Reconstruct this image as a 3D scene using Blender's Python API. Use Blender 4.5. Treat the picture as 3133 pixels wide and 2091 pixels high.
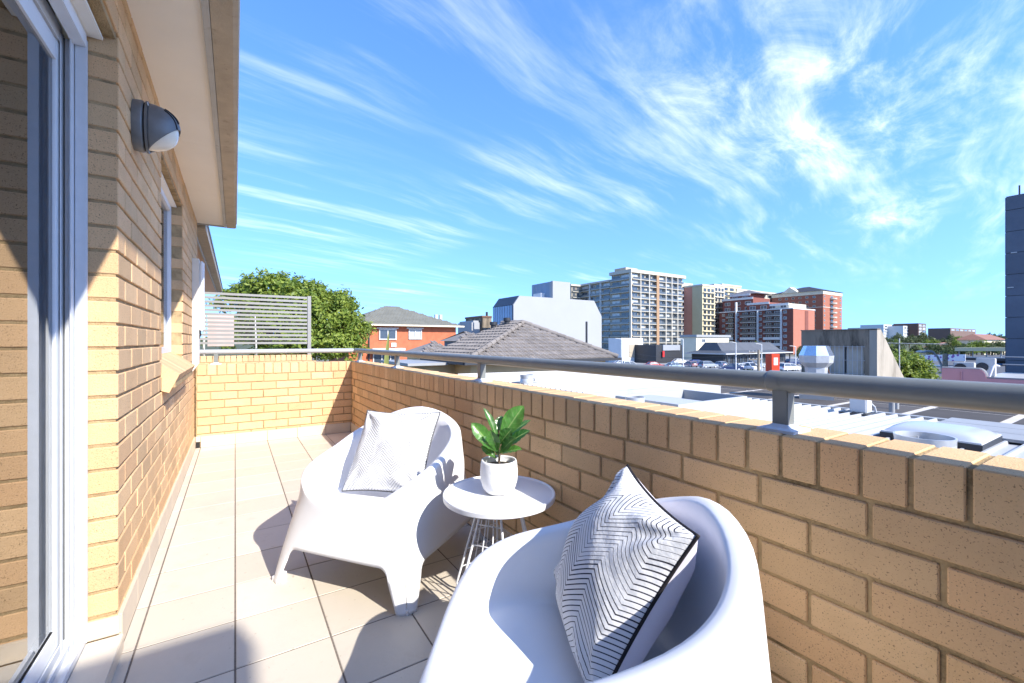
import bpy, bmesh, math, random
from mathutils import Vector, Matrix
random.seed(7)
R = math.radians
for o in list(bpy.data.objects): bpy.data.objects.remove(o)
SC = bpy.context.scene
COL = SC.collection

# ------------------------------------------------------------------ camera
YAW = 0.5682
CAMH = 1.094
cam = bpy.data.cameras.new('camera'); cam.lens = 15.245; cam.sensor_width = 36.0
cam.clip_start = 0.02; cam.clip_end = 6000
camo = bpy.data.objects.new('camera', cam); COL.objects.link(camo)
camo.location = (0, 0, CAMH); camo.rotation_euler = (R(90), 0, -YAW)
SC.camera = camo

# ------------------------------------------------------------------ sky and sun
SUND = Vector((0.39, -1.28, 1.0)).normalized()          # towards the sun
ELEV = math.asin(SUND.z)
w = bpy.data.worlds.new('World'); SC.world = w; w.use_nodes = True
nt = w.node_tree; nt.nodes.clear()
def wn(t, **k):
    n = nt.nodes.new(t)
    for a, b in k.items(): setattr(n, a, b)
    return n
def wm(op, a, b=None, c=None):
    n = wn('ShaderNodeMath', operation=op)
    for i, v in enumerate((a, b, c)):
        if v is None: continue
        if isinstance(v, (int, float)): n.inputs[i].default_value = v
        else: nt.links.new(v, n.inputs[i])
    return n.outputs[0]
sky = wn('ShaderNodeTexSky', sky_type='NISHITA'); sky.sun_disc = False
sky.sun_elevation = ELEV; sky.sun_rotation = math.atan2(SUND.x, SUND.y)
sky.air_density = 1.0; sky.dust_density = 0.2; sky.ozone_density = 3.0; sky.altitude = 50
hsv = wn('ShaderNodeHueSaturation'); hsv.inputs['Hue'].default_value = 0.507; hsv.inputs['Saturation'].default_value = 1.20; hsv.inputs['Value'].default_value = 0.97
nt.links.new(sky.outputs[0], hsv.inputs['Color'])
tc = wn('ShaderNodeTexCoord'); sep = wn('ShaderNodeSeparateXYZ'); nt.links.new(tc.outputs['Generated'], sep.inputs[0])
zc = wm('MAXIMUM', sep.outputs[2], 0.0)
lift = wn('ShaderNodeCombineXYZ'); nt.links.new(sep.outputs[0], lift.inputs[0]); nt.links.new(sep.outputs[1], lift.inputs[1]); nt.links.new(wm('ADD', wm('MULTIPLY', zc, 0.85), 0.22), lift.inputs[2])
nrm = wn('ShaderNodeVectorMath', operation='NORMALIZE'); nt.links.new(lift.outputs[0], nrm.inputs[0]); nt.links.new(nrm.outputs[0], sky.inputs['Vector'])
zc2 = wm('ADD', zc, 0.05)
px = wm('DIVIDE', sep.outputs[0], zc2); py = wm('DIVIDE', sep.outputs[1], zc2)
def wnoise(x, y, sx, sy, ox, oy, det, rough, dist=0.0):
    c = wn('ShaderNodeCombineXYZ')
    nt.links.new(wm('MULTIPLY_ADD', x, sx, ox), c.inputs[0]); nt.links.new(wm('MULTIPLY_ADD', y, sy, oy), c.inputs[1])
    n = wn('ShaderNodeTexNoise'); n.inputs['Scale'].default_value = 1; n.inputs['Detail'].default_value = det
    n.inputs['Roughness'].default_value = rough; n.inputs['Distortion'].default_value = dist
    nt.links.new(c.outputs[0], n.inputs['Vector']); return n.outputs[0]
def wstep(v, a, b):
    n = wn('ShaderNodeMapRange', interpolation_type='SMOOTHSTEP'); n.inputs[1].default_value = a; n.inputs[2].default_value = b
    nt.links.new(v, n.inputs[0]); return n.outputs[0]
# streak coordinates: along the wind (mostly +x, veering) and across it
wa = R(14)
al = wm('ADD', wm('MULTIPLY', px, math.cos(wa)), wm('MULTIPLY', py, math.sin(wa)))
ac = wm('SUBTRACT', wm('MULTIPLY', py, math.cos(wa)), wm('MULTIPLY', px, math.sin(wa)))
warp = wnoise(px, py, 0.7, 0.7, 3.1, 1.7, 2, 0.5)
ac2 = wm('MULTIPLY_ADD', warp, 0.32, ac)
st1 = wnoise(al, ac2, 0.55, 3.2, 8.3, 2.2, 9, 0.60, 0.08)
st2 = wnoise(al, ac2, 1.4, 9.0, 1.3, 5.2, 6, 0.62, 0.15)
big = wnoise(px, py, 0.55, 0.55, 5.4, 9.1, 3, 0.5)
fib = wnoise(al, ac2, 2.2, 4.2, 0.4, 7.7, 10, 0.66, 0.45)
streak = wm('MULTIPLY', wstep(wm('ADD', wm('MULTIPLY', st1, 0.7), wm('MULTIPLY', st2, 0.3)), 0.45, 0.78), wstep(big, 0.34, 0.62))
dx = wm('SUBTRACT', px, 1.85); dy = wm('SUBTRACT', py, 0.70)
rr = wm('SQRT', wm('ADD', wm('MULTIPLY', wm('MULTIPLY', dx, dx), 0.55), wm('MULTIPLY', wm('MULTIPLY', dy, dy), 1.9)))
blob = wstep(rr, 1.05, 0.15)
blob2 = wstep(big, 0.60, 0.78)
puff = wm('MULTIPLY', wstep(wm('ADD', wm('MULTIPLY', fib, 0.75), wm('MULTIPLY', st1, 0.25)), 0.40, 0.80), wm('MAXIMUM', blob, blob2))
cl = wm('MINIMUM', wm('ADD', wm('MULTIPLY', streak, 0.50), wm('MULTIPLY', puff, 0.86)), 1.0)
cl = wm('MULTIPLY', cl, wstep(sep.outputs[2], 0.02, 0.22))
mixc = wn('ShaderNodeMix', data_type='RGBA'); nt.links.new(cl, mixc.inputs[0]); nt.links.new(hsv.outputs[0], mixc.inputs[6])
mixc.inputs[7].default_value = (4.4, 4.55, 4.8, 1)
bg = wn('ShaderNodeBackground'); bg.inputs[1].default_value = 0.15
nt.links.new(mixc.outputs[2], bg.inputs[0]); wo = wn('ShaderNodeOutputWorld'); nt.links.new(bg.outputs[0], wo.inputs[0])

sl = bpy.data.lights.new('sun', 'SUN'); sl.energy = 2.72; sl.angle = R(0.53); sl.color = (1.0, 0.95, 0.86)
so = bpy.data.objects.new('sun', sl); COL.objects.link(so); so.location = (5, -10, 20)
so.rotation_euler = SUND.to_track_quat('Z', 'Y').to_euler()

SC.render.engine = 'CYCLES'
SC.view_settings.view_transform = 'Standard'; SC.view_settings.look = 'None'
SC.view_settings.exposure = 1.64; SC.view_settings.gamma = 1.0
SC.view_settings.use_curve_mapping = False
SC.cycles.max_bounces = 7; SC.cycles.diffuse_bounces = 4; SC.cycles.glossy_bounces = 4; SC.cycles.transparent_max_bounces = 8
SC.cycles.sample_clamp_indirect = 8

# ------------------------------------------------------------------ helpers: pixels of the survey (2349 wide) to world
DX, DY = math.sin(YAW), math.cos(YAW); F = 994.6
def ray(x): u = (x-1174.5)/F; return DX+u*DY, DY-u*DX
def at(x, y, L): a, b = ray(x); return Vector((a*L, b*L, CAMH-(y-784)/F*L))
def x_on(x, Y): a, b = ray(x); return a*Y/b
def y_on(x, X): a, b = ray(x); return b*X/a
def dep(X, Y): return X*DX+Y*DY
def z_at(y, L): return CAMH-(y-784)/F*L

# ------------------------------------------------------------------ materials
MATS = {}
def mat(name, col, rough=0.6, var=0.0, scale=4.0, rand=0.0, bump=0.0, bscale=60.0, metal=0.0, spec=0.4, stain=None, sscale=1.5, stretch=None, speck=None, col2=None):
    if name in MATS: return MATS[name]
    m = bpy.data.materials.new(name); m.use_nodes = True; t = m.node_tree; N = t.nodes; L = t.links
    p = N['Principled BSDF']; p.inputs['Roughness'].default_value = rough; p.inputs['Metallic'].default_value = metal
    p.inputs['Specular IOR Level'].default_value = spec
    geo = N.new('ShaderNodeNewGeometry'); pos = geo.outputs['Position']
    if stretch:
        v = N.new('ShaderNodeVectorMath'); v.operation = 'MULTIPLY'; v.inputs[1].default_value = stretch; L.new(pos, v.inputs[0]); pos = v.outputs[0]
    rgb = N.new('ShaderNodeRGB'); rgb.outputs[0].default_value = (*col, 1); c = rgb.outputs[0]
    def mul(c, fac):
        x = N.new('ShaderNodeVectorMath'); x.operation = 'SCALE'; L.new(c, x.inputs[0]); L.new(fac, x.inputs['Scale']); return x.outputs[0]
    def noise(sc, det=4, r=0.6):
        n = N.new('ShaderNodeTexNoise'); n.inputs['Scale'].default_value = sc; n.inputs['Detail'].default_value = det; n.inputs['Roughness'].default_value = r
        L.new(pos, n.inputs['Vector']); return n.outputs[0]
    def mr(v, a, b, lo, hi):
        n = N.new('ShaderNodeMapRange'); L.new(v, n.inputs[0])
        for i, q in enumerate((a, b, lo, hi)): n.inputs[i+1].default_value = q
        return n.outputs[0]
    if var: c = mul(c, mr(noise(scale), 0.25, 0.75, 1-var, 1+var))
    if rand:
        oi = N.new('ShaderNodeObjectInfo')
        c = mul(c, mr(oi.outputs['Random'], 0, 1, 1-rand, 1+rand))
    def mixto(c, cb, fac):
        x = N.new('ShaderNodeMix'); x.data_type = 'RGBA'; L.new(fac, x.inputs[0]); L.new(c, x.inputs[6]); x.inputs[7].default_value = (*cb, 1); return x.outputs[2]
    if col2:
        oi = N.new('ShaderNodeObjectInfo'); fr = N.new('ShaderNodeMath'); fr.operation = 'MULTIPLY_ADD'; L.new(oi.outputs['Random'], fr.inputs[0]); fr.inputs[1].default_value = 7.31; fr.inputs[2].default_value = 0.13
        f2 = N.new('ShaderNodeMath'); f2.operation = 'FRACT'; L.new(fr.outputs[0], f2.inputs[0]); c = mixto(c, col2, mr(f2.outputs[0], 0.35, 1.0, 0, 0.8))
    if stain: c = mixto(c, stain[0], mr(noise(sscale, 7, 0.7), stain[1], stain[1]+0.16, 0, stain[2]))
    if speck: c = mixto(c, speck[0], mr(noise(speck[1], 2, 0.5), speck[2], speck[2]+0.05, 0, speck[3]))
    L.new(c, p.inputs['Base Color'])
    if bump:
        b = N.new('ShaderNodeBump'); b.inputs['Strength'].default_value = bump; b.inputs['Distance'].default_value = 0.01
        L.new(noise(bscale, 5), b.inputs['Height']); L.new(b.outputs[0], p.inputs['Normal'])
    MATS[name] = m; return m

BRICK = mat('tan_brick', (0.670, 0.445, 0.245), 0.85, 0.10, 6, rand=0.15, bump=0.35, bscale=220, spec=0.2, col2=(0.680, 0.412, 0.215), speck=((0.12, 0.065, 0.03), 270, 0.625, 0.65), stain=((0.50, 0.325, 0.16), 0.55, 0.5), sscale=3)
MORTAR = mat('mortar', (0.42, 0.30, 0.165), 0.95, 0.3, 16, bump=0.6, bscale=150, spec=0.1, stain=((0.11, 0.085, 0.05), 0.54, 0.85), sscale=6)
TILE = mat('floor_tile', (0.575, 0.515, 0.43), 0.45, 0.06, 5, rand=0.07, bump=0.10, bscale=45, spec=0.4, stain=((0.46, 0.395, 0.315), 0.56, 0.6), sscale=5, speck=((0.30, 0.24, 0.17), 38, 0.70, 0.5), col2=(0.545, 0.475, 0.385))
GROUT = mat('grout', (0.17, 0.14, 0.115), 0.95, 0.3, 40)
SKIRT = mat('skirting_tile', (0.62, 0.52, 0.40), 0.45, 0.05, 9, rand=0.04, stain=((0.42, 0.34, 0.25), 0.62, 0.5), sscale=8)
ALU = mat('powder_coat_silver', (0.62, 0.64, 0.68), 0.45, 0.05, 20, spec=0.5)
ALUW = mat('powder_coat_white', (0.74, 0.76, 0.79), 0.4, 0.03, 20)
GASKET = mat('black_gasket', (0.015, 0.015, 0.016), 0.7)
SOFFIT = mat('soffit_cream', (0.86, 0.82, 0.74), 0.8, 0.03, 3)
FASCIA = mat('old_gutter', (0.40, 0.335, 0.25), 0.6, 0.18, 9, stain=((0.14, 0.11, 0.08), 0.58, 0.8), sscale=10, bump=0.2, bscale=90)
FASCIA2 = mat('grey_trim', (0.42, 0.42, 0.40), 0.6, 0.12, 9, stain=((0.2, 0.17, 0.13), 0.6, 0.7), sscale=9)
RAIL = mat('grey_rail_paint', (0.185, 0.195, 0.186), 0.40, 0.10, 14, spec=0.5, stain=((0.10, 0.105, 0.10), 0.62, 0.7), sscale=9)
PLASTIC = mat('white_plastic', (0.80, 0.805, 0.825), 0.38, 0.02, 7, spec=0.45, bump=0.06, bscale=700, stain=((0.70, 0.69, 0.68), 0.66, 0.5), sscale=12)
POWDERW = mat('white_steel', (0.82, 0.83, 0.86), 0.32, 0, spec=0.5)
POT = mat('white_ceramic', (0.80, 0.80, 0.80), 0.7, 0.03, 30, bump=0.25, bscale=160)
SOIL = mat('potting_soil', (0.06, 0.045, 0.03), 0.95, 0.4, 60)
WIN = mat('far_glass', (0.05, 0.065, 0.085), 0.12, 0.3, 0.6, rand=0.45, spec=0.9)
WHITE = mat('white_paint', (0.60, 0.60, 0.59), 0.7, 0.06, 0.7)
CREAM = mat('cream_render', (0.68, 0.60, 0.44), 0.8, 0.06, 0.5)
DARK = mat('dark_metal', (0.035, 0.037, 0.042), 0.5)
CONC = mat('stained_concrete', (0.25, 0.20, 0.145), 0.9, 0.15, 2, stain=((0.05, 0.042, 0.032), 0.45, 0.9), sscale=0.8, stretch=(1.4, 1.4, 0.28), bump=0.4, bscale=12)
ZINC = mat('zinc_roofing', (0.43, 0.43, 0.425), 0.42, 0.06, 1.2, metal=0.0, spec=0.6, stain=((0.29, 0.29, 0.285), 0.6, 0.6), sscale=0.9)
ZINCG = mat('dull_zinc', (0.30, 0.30, 0.295), 0.5, 0.08, 1.5, spec=0.5)
GALV = mat('galvanised_steel', (0.52, 0.53, 0.54), 0.38, 0.15, 5, metal=0.35, stain=((0.36, 0.35, 0.34), 0.6, 0.6), sscale=4)
REDBRICK = mat('red_brick', (0.46, 0.135, 0.065), 0.85, 0.16, 2.0, stain=((0.30, 0.09, 0.05), 0.58, 0.6), sscale=1.2)
REDBRICK2 = mat('red_brown_brick', (0.20, 0.068, 0.05), 0.85, 0.08, 0.5)  # base darkened to deepen the shaded face of the stepped block
BARK = mat('bark', (0.12, 0.09, 0.065), 0.95, 0.3, 8)
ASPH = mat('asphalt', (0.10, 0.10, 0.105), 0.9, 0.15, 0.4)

def leafmat(name, col, col2, trans=0.25):
    m = bpy.data.materials.new(name); m.use_nodes = True; t = m.node_tree; N = t.nodes; L = t.links
    p = N['Principled BSDF']; p.inputs['Roughness'].default_value = 0.5; p.inputs['Specular IOR Level'].default_value = 0.35
    g = N.new('ShaderNodeNewGeometry'); mx = N.new('ShaderNodeMix'); mx.data_type = 'RGBA'
    mx.inputs[6].default_value = (*col, 1); mx.inputs[7].default_value = (*col2, 1); L.new(g.outputs['Random Per Island'], mx.inputs[0])
    L.new(mx.outputs[2], p.inputs['Base Color'])
    tr = N.new('ShaderNodeBsdfTranslucent'); L.new(mx.outputs[2], tr.inputs[0]); ms = N.new('ShaderNodeMixShader'); ms.inputs[0].default_value = trans
    L.new(p.outputs[0], ms.inputs[1]); L.new(tr.outputs[0], ms.inputs[2]); L.new(ms.outputs[0], N['Material Output'].inputs[0]); return m
LEAF_A = leafmat('bright_foliage', (0.10, 0.165, 0.02), (0.30, 0.36, 0.06), 0.38)
LEAF_B = leafmat('deep_foliage', (0.035, 0.07, 0.018), (0.10, 0.135, 0.04))
LEAF_C = leafmat('olive_foliage', (0.055, 0.08, 0.028), (0.14, 0.165, 0.055))
PALM = leafmat('palm_frond', (0.20, 0.24, 0.06), (0.36, 0.38, 0.13))

def glass(name, tint, refl):
    m = bpy.data.materials.new(name); m.use_nodes = True; t = m.node_tree; N = t.nodes; L = t.links; N.remove(N['Principled BSDF'])
    tr = N.new('ShaderNodeBsdfTransparent'); tr.inputs[0].default_value = (*tint, 1)
    gl = N.new('ShaderNodeBsdfGlossy'); gl.inputs['Roughness'].default_value = 0.01; gl.inputs[0].default_value = (0.95, 0.97, 1, 1)
    fr = N.new('ShaderNodeFresnel'); fr.inputs[0].default_value = refl; ms = N.new('ShaderNodeMixShader')
    L.new(fr.outputs[0], ms.inputs[0]); L.new(tr.outputs[0], ms.inputs[1]); L.new(gl.outputs[0], ms.inputs[2]); L.new(ms.outputs[0], N['Material Output'].inputs[0]); return m
GLASS = glass('door_glass', (0.60, 0.64, 0.64), 5.0)
LENS = mat('lamp_lens', (0.80, 0.74, 0.62), 0.18, 0.05, 30, spec=0.6)

# ------------------------------------------------------------------ object helpers
def tag(o, label=None, cat=None, group=None, kind=None):
    if label: o['label'] = label
    if cat: o['category'] = cat
    if group: o['group'] = group
    if kind: o['kind'] = kind
    return o
def link(name, me, parent=None, loc=(0, 0, 0), rot=None, scale=None):
    o = bpy.data.objects.new(name, me); COL.objects.link(o)
    if parent: o.parent = parent
    o.location = loc
    if rot: o.rotation_euler = rot
    if scale: o.scale = scale
    return o
def thing(name, label, cat, loc=(0, 0, 0), rz=0.0, group=None):
    o = link(name, None, None, loc, (0, 0, rz)); o.empty_display_size = 0.1
    return tag(o, label, cat, group)
def mesh(verts, faces, m, smooth=False, name='mesh'):
    me = bpy.data.meshes.new(name); me.from_pydata([tuple(v) for v in verts], [], faces); me.update()
    for q in (m if isinstance(m, (list, tuple)) else [m]): me.materials.append(q)
    if smooth: me.shade_smooth()
    return me
def bm_mesh(bm, m, smooth=False, name='mesh', angle=None):
    me = bpy.data.meshes.new(name); bm.to_mesh(me); bm.free()
    for q in (m if isinstance(m, (list, tuple)) else [m]): me.materials.append(q)
    if smooth:
        me.shade_smooth()
        if angle is not None: me.set_sharp_from_angle(angle=R(angle))
    return me
_cube = {}
def cube(m, bev=None):
    k = (m.name, bev)
    if k not in _cube:
        bm = bmesh.new(); bmesh.ops.create_cube(bm, size=1.0); _cube[k] = bm_mesh(bm, m, name='box')
    return _cube[k]
def off(parent):
    v = Vector((0, 0, 0)); p = parent
    while p: v += p.location; p = p.parent
    return v
def box(name, parent, x0, x1, y0, y1, z0, z1, m):
    """axis-aligned box in world coordinates; the parent chain is unrotated and unscaled"""
    c = Vector(((x0+x1)/2, (y0+y1)/2, (z0+z1)/2))-off(parent)
    return link(name, cube(m), parent, c, None, (abs(x1-x0), abs(y1-y0), abs(z1-z0)))
def real_box(name, parent, x0, x1, y0, y1, z0, z1, m, bev=0.0):
    """same but with real coordinates, so that it may have children; origin at its centre"""
    c = Vector(((x0+x1)/2, (y0+y1)/2, (z0+z1)/2))
    bm = bmesh.new(); bmesh.ops.create_cube(bm, size=1.0)
    for v in bm.verts: v.co = Vector((v.co.x*abs(x1-x0), v.co.y*abs(y1-y0), v.co.z*abs(z1-z0)))
    if bev: bmesh.ops.bevel(bm, geom=bm.edges[:], offset=bev, segments=2, affect='EDGES', clamp_overlap=True)
    return link(name, bm_mesh(bm, m, name=name), parent, c-off(parent))
def poly(name, parent, verts, faces, m, smooth=False):
    o = off(parent); return link(name, mesh([Vector(v)-o for v in verts], faces, m, smooth, name), parent)
def tube_data(pts, r, n=10, closed=False, taper=None):
    pts = [Vector(p) for p in pts]; V = []; Fc = []; prev = None; N = len(pts)
    for i, p in enumerate(pts):
        if closed: t = pts[(i+1) % N]-pts[i-1]
        else: t = pts[min(i+1, N-1)]-pts[max(i-1, 0)]
        t.normalize()
        if prev is None:
            a = Vector((0, 0, 1)) if abs(t.z) < 0.9 else Vector((1, 0, 0)); prev = t.cross(a).normalized()
        prev = (prev-t*prev.dot(t)).normalized(); b = t.cross(prev)
        rad = r if taper is None else r*taper[i]
        for k in range(n):
            q = 2*math.pi*k/n; V.append(p+(prev*math.cos(q)+b*math.sin(q))*rad)
    segs = N if closed else N-1
    for i in range(segs):
        for k in range(n):
            a = i*n+k; b2 = i*n+(k+1) % n; c = ((i+1) % N)*n+(k+1) % n; d = ((i+1) % N)*n+k; Fc.append((a, b2, c, d))
    if not closed: Fc.append(tuple(range(n-1, -1, -1))); Fc.append(tuple((N-1)*n+k for k in range(n)))
    return V, Fc
def tube(name, parent, pts, r, m, n=10, closed=False, taper=None, local=False):
    V, Fc = tube_data(pts, r, n, closed, taper)
    if not local: o = off(parent); V = [v-o for v in V]
    me = mesh(V, Fc, m, True, name)
    if not closed: me.set_sharp_from_angle(angle=R(60))
    return link(name, me, parent)
def multi_tube(name, parent, lines, r, m, n=6):
    V = []; Fc = []; o = off(parent)
    for pts in lines:
        a, f = tube_data(pts, r, n); b = len(V); V += [v-o for v in a]; Fc += [tuple(i+b for i in q) for q in f]
    return link(name, mesh(V, Fc, m, True, name), parent)
def lathe(prof, n=48):
    V = []; Fc = []
    for r, z in prof:
        for k in range(n): q = 2*math.pi*k/n; V.append((r*math.cos(q), r*math.sin(q), z))
    for i in range(len(prof)-1):
        for k in range(n): Fc.append((i*n+k, i*n+(k+1) % n, (i+1)*n+(k+1) % n, (i+1)*n+k))
    return V, Fc
def copy_tree(o, parent=None):
    c = o.copy(); COL.objects.link(c); c.parent = parent
    for ch in o.children: copy_tree(ch, c)
    return c

# ================================================================== THE BALCONY
XL, XR, YE = -0.352, 1.189, 5.496
YD = 2.066                       # far jamb of the sliding door
BACK = -1.3                      # where the balcony goes on behind the camera
TOPZ = 0.852
# ---- floor with tiles
fl = real_box('balcony_floor', None, -0.50, 1.40, BACK, YE+0.2, -0.25, -0.0022, GROUT); tag(fl, kind='structure')
def brick_mesh(a, b, c, m, bev=0.003, seg=1):
    bm = bmesh.new(); bmesh.ops.create_cube(bm, size=1.0)
    for v in bm.verts: v.co = Vector((v.co.x*a, v.co.y*b, v.co.z*c))
    bmesh.ops.bevel(bm, geom=bm.edges[:], offset=bev, segments=seg, affect='EDGES', clamp_overlap=True)
    return bm_mesh(bm, m, name='brick')
_tm = {}
def tile(x0, x1, y0, y1):
    k = (round(x1-x0, 3), round(y1-y0, 3))
    if k not in _tm: _tm[k] = brick_mesh(k[0], k[1], 0.012, TILE, 0.0015)
    o = link('tile', _tm[k], fl, Vector(((x0+x1)/2, (y0+y1)/2, -0.006))-fl.location+Vector((0, 0, random.uniform(-.0006, .0006))))
g = 0.0028
xs = [-0.345, -0.300, 0.0, 0.3, 0.6, 0.9, 1.18]
ys = [5.49, 5.318]+[5.018-0.3*i for i in range(22)]
for i in range(len(xs)-1):
    for j in range(len(ys)-1):
        if ys[j+1] < BACK: continue
        tile(xs[i]+g, xs[i+1]-g, ys[j+1]+g, ys[j]-g)

# ---- brick parapets
STR_Y = brick_mesh(0.11, 0.230, 0.0755, BRICK); STR_X = brick_mesh(0.230, 0.11, 0.0755, BRICK)
HLF_Y = brick_mesh(0.11, 0.110, 0.0755, BRICK); HLF_X = brick_mesh(0.110, 0.11, 0.0755, BRICK)
CAP_Y = brick_mesh(0.190, 0.0765, 0.108, BRICK, 0.0028, 1); CAP_X = brick_mesh(0.0765, 0.190, 0.108, BRICK, 0.0028, 1)
_bm = {}
def brick(parent, c, me, j=0.0012):
    return link('brick', me, parent, Vector(c)-off(parent)+Vector((random.uniform(-j, j), random.uniform(-j, j), random.uniform(-j, j))), (random.uniform(-.004, .004), random.uniform(-.004, .004), random.uniform(-.004, .004)))
ZS = 0.7386
pw = thing('parapet_wall', 'long tan brick parapet with upright capping bricks carrying the grey handrail', 'wall', (1.28, 2, 0))
box('mortar_core', pw, XR+0.0065, XR+0.182, BACK, YE+0.19, -5.0, TOPZ-0.0035, MORTAR)
y = YE-0.043-0.02; n = 0
while y > -0.35:
    brick(pw, (XR+0.095, y, ZS+0.005+0.054), CAP_Y); y -= 0.086
for k in range(8):
    z = ZS-0.005-0.038-0.086*k
    y = YE-0.115-(0.12 if k % 2 else 0)-0.075
    if k % 2: brick(pw, (XR+0.055, YE-0.075+0.005, z), HLF_Y)
    while y > -0.3:
        brick(pw, (XR+0.055, y, z), STR_Y); y -= 0.24
y = YE-0.02
while y > -0.3:
    o = real_box('skirting_tile', pw, XR-0.010, XR+0.004, y-0.2985, y-0.0015, 0.0005, 0.113, SKIRT, 0.0015); y -= 0.3
ew = thing('end_parapet', 'sunlit tan brick end wall of the balcony with upright capping bricks', 'wall', (0.4, YE+0.1, 0))
box('mortar_core', ew, XL+0.01, XR+0.007, YE+0.008, YE+0.182, -0.25, TOPZ-0.0035, MORTAR)
x = XL+0.02
while x < XR-0.02:
    brick(ew, (x+0.040, YE+0.095, ZS+0.059), CAP_X); x += 0.0862
for k in range(8):
    z = ZS-0.043-0.086*k
    x = XL+(0.135-0.12 if k % 2 == 0 else 0.135)
    if k % 2 == 0: brick(ew, (XL+0.072, YE+0.055, z), HLF_X); x = XL+0.1349
    else: x = XL+0.017
    while x < XR-0.01:
        wv = min(0.230, XR-0.004-x)
        if wv > 0.2: brick(ew, (x+0.12, YE+0.055, z), STR_X)
        elif wv > 0.05:
            kk = round(wv, 3)
            if kk not in _bm: _bm[kk] = brick_mesh(kk, 0.11, 0.0755, BRICK)
            brick(ew, (x+0.005+wv/2, YE+0.055, z), _bm[kk])
        x += 0.24
x = -0.30
real_box('skirting_tile', ew, XL+0.012, -0.302, YE-0.010, YE+0.004, 0.062, 0.118, SKIRT, 0.0015)
real_box('drain_dark_plate', ew, XL+0.014, -0.306, YE-0.002, YE+0.003, 0.002, 0.06, GASKET)  # black plate in place of a hole, its colour standing for the shade inside
while x < XR-0.02:
    real_box('skirting_tile', ew, x+0.0015, min(x+0.2985, XR-0.012), YE-0.010, YE+0.004, 0.0005, 0.113, SKIRT, 0.0015); x += 0.3

# ---- the apartment building on the left
ab = thing('apartment_building', 'tan brick apartment building with sliding door, window and cream soffit beside the balcony', 'building', (-0.8, 3, 0))
wall = real_box('brick_wall', ab, XL-0.118, XL-0.008, YD+0.004, 3.139, 0, 2.40, MORTAR)
HEAD = 2.166
for a in ((XL-0.118, XL-0.008, 4.341, 5.885, 0, 2.40), (XL-0.118, XL-0.008, 3.139, 4.341, 0, 0.80), (XL-0.118, XL-0.008, 3.139, 4.341, HEAD+0.006, 2.40), (XL-0.118, XL-0.008, BACK-0.6, YD+0.004, HEAD+0.006, 2.40)):
    box('mortar_backing', ab, *a, MORTAR)
Z0 = 0.124
todo = []
for k in range(-1, 27):
    z = Z0+0.086*k+0.043
    odd = k % 2
    y = YD+0.0
    first = True
    while y < 5.87:
        ln = 0.23
        if first and odd: ln = 0.11
        y1 = min(y+ln, 5.885)
        a, b = y, y1
        inwin = z > 0.80 and z < HEAD
        segs = [(a, b)]
        if inwin:
            segs = []
            if a < 3.143: segs.append((a, min(b, 3.143)))
            if b > 4.337: segs.append((max(a, 4.337), b))
        for a, b in segs:
            if b-a > 0.03: todo.append((a, b, z))
        y = y1+0.01; first = False
    if z > HEAD:
        y = YD-0.01-(0.12 if odd else 0)
        if odd: todo.append((YD-0.115, YD-0.005, z))
        while y > BACK-0.4: todo.append((y-0.23, y, z)); y -= 0.24
todo = [t for t in todo if t[2] < 2.43]
todo.sort(key=lambda t: (t[0]+t[1])**2/4+(t[2]-CAMH)**2)
far = []
for i, (a, b, z) in enumerate(todo):
    if b < 0.2 or i >= 296: far.append((a, b, z)); continue
    kk = ('L', round(b-a, 3))
    if kk not in _bm: _bm[kk] = brick_mesh(0.11, kk[1], 0.0755, BRICK)
    brick(wall, (XL-0.055, (a+b)/2, z), _bm[kk])
V = []; Fc = []
for a, b, z in far:
    s = len(V)
    for X in (XL-0.11, XL):
        for Y in (a, b):
            for Z in (z-0.0377, z+0.0377): V.append((X+random.uniform(-.001, .001), Y, Z))
    Fc += [tuple(s+i for i in q) for q in ((0, 1, 3, 2), (4, 6, 7, 5), (0, 4, 5, 1), (2, 3, 7, 6), (0, 2, 6, 4), (1, 5, 7, 3))]
tag(poly('far_brickwork', ab, V, Fc, BRICK), kind='stuff')
y = YD+0.0
while y < YE-0.02:
    real_box('skirting_tile', ab, XL-0.004, XL+0.010, y+0.0015, min(y+0.2985, YE-0.012), 0.0005, 0.117, SKIRT, 0.0015); y += 0.3
real_box('skirting_return', ab, XL-0.084, XL+0.008, YD-0.013, YD-0.001, 0.052, 0.118, SKIRT, 0.004)
# sloping brick-on-edge sill
for i in range(14):
    a = 3.145+i*0.0855
    P = [(-0.424, 1.012), (XL, 0.962), (-0.272, 0.903), (-0.318, 0.800), (XL, 0.812), (-0.424, 0.86)]
    V = [(px_, a, pz) for px_, pz in P]+[(px_, a+0.0805, pz) for px_, pz in P]
    Fc = [tuple(range(6)), tuple(range(11, 5, -1))]+[(i_, i_+6, (i_+1) % 6+6, (i_+1) % 6) for i_ in range(6)]
    poly('sill_brick', ab, V, Fc, BRICK)
box('sill_mortar', ab, -0.42, -0.290, 3.15, 4.33, 0.83, 0.895, MORTAR)
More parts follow.
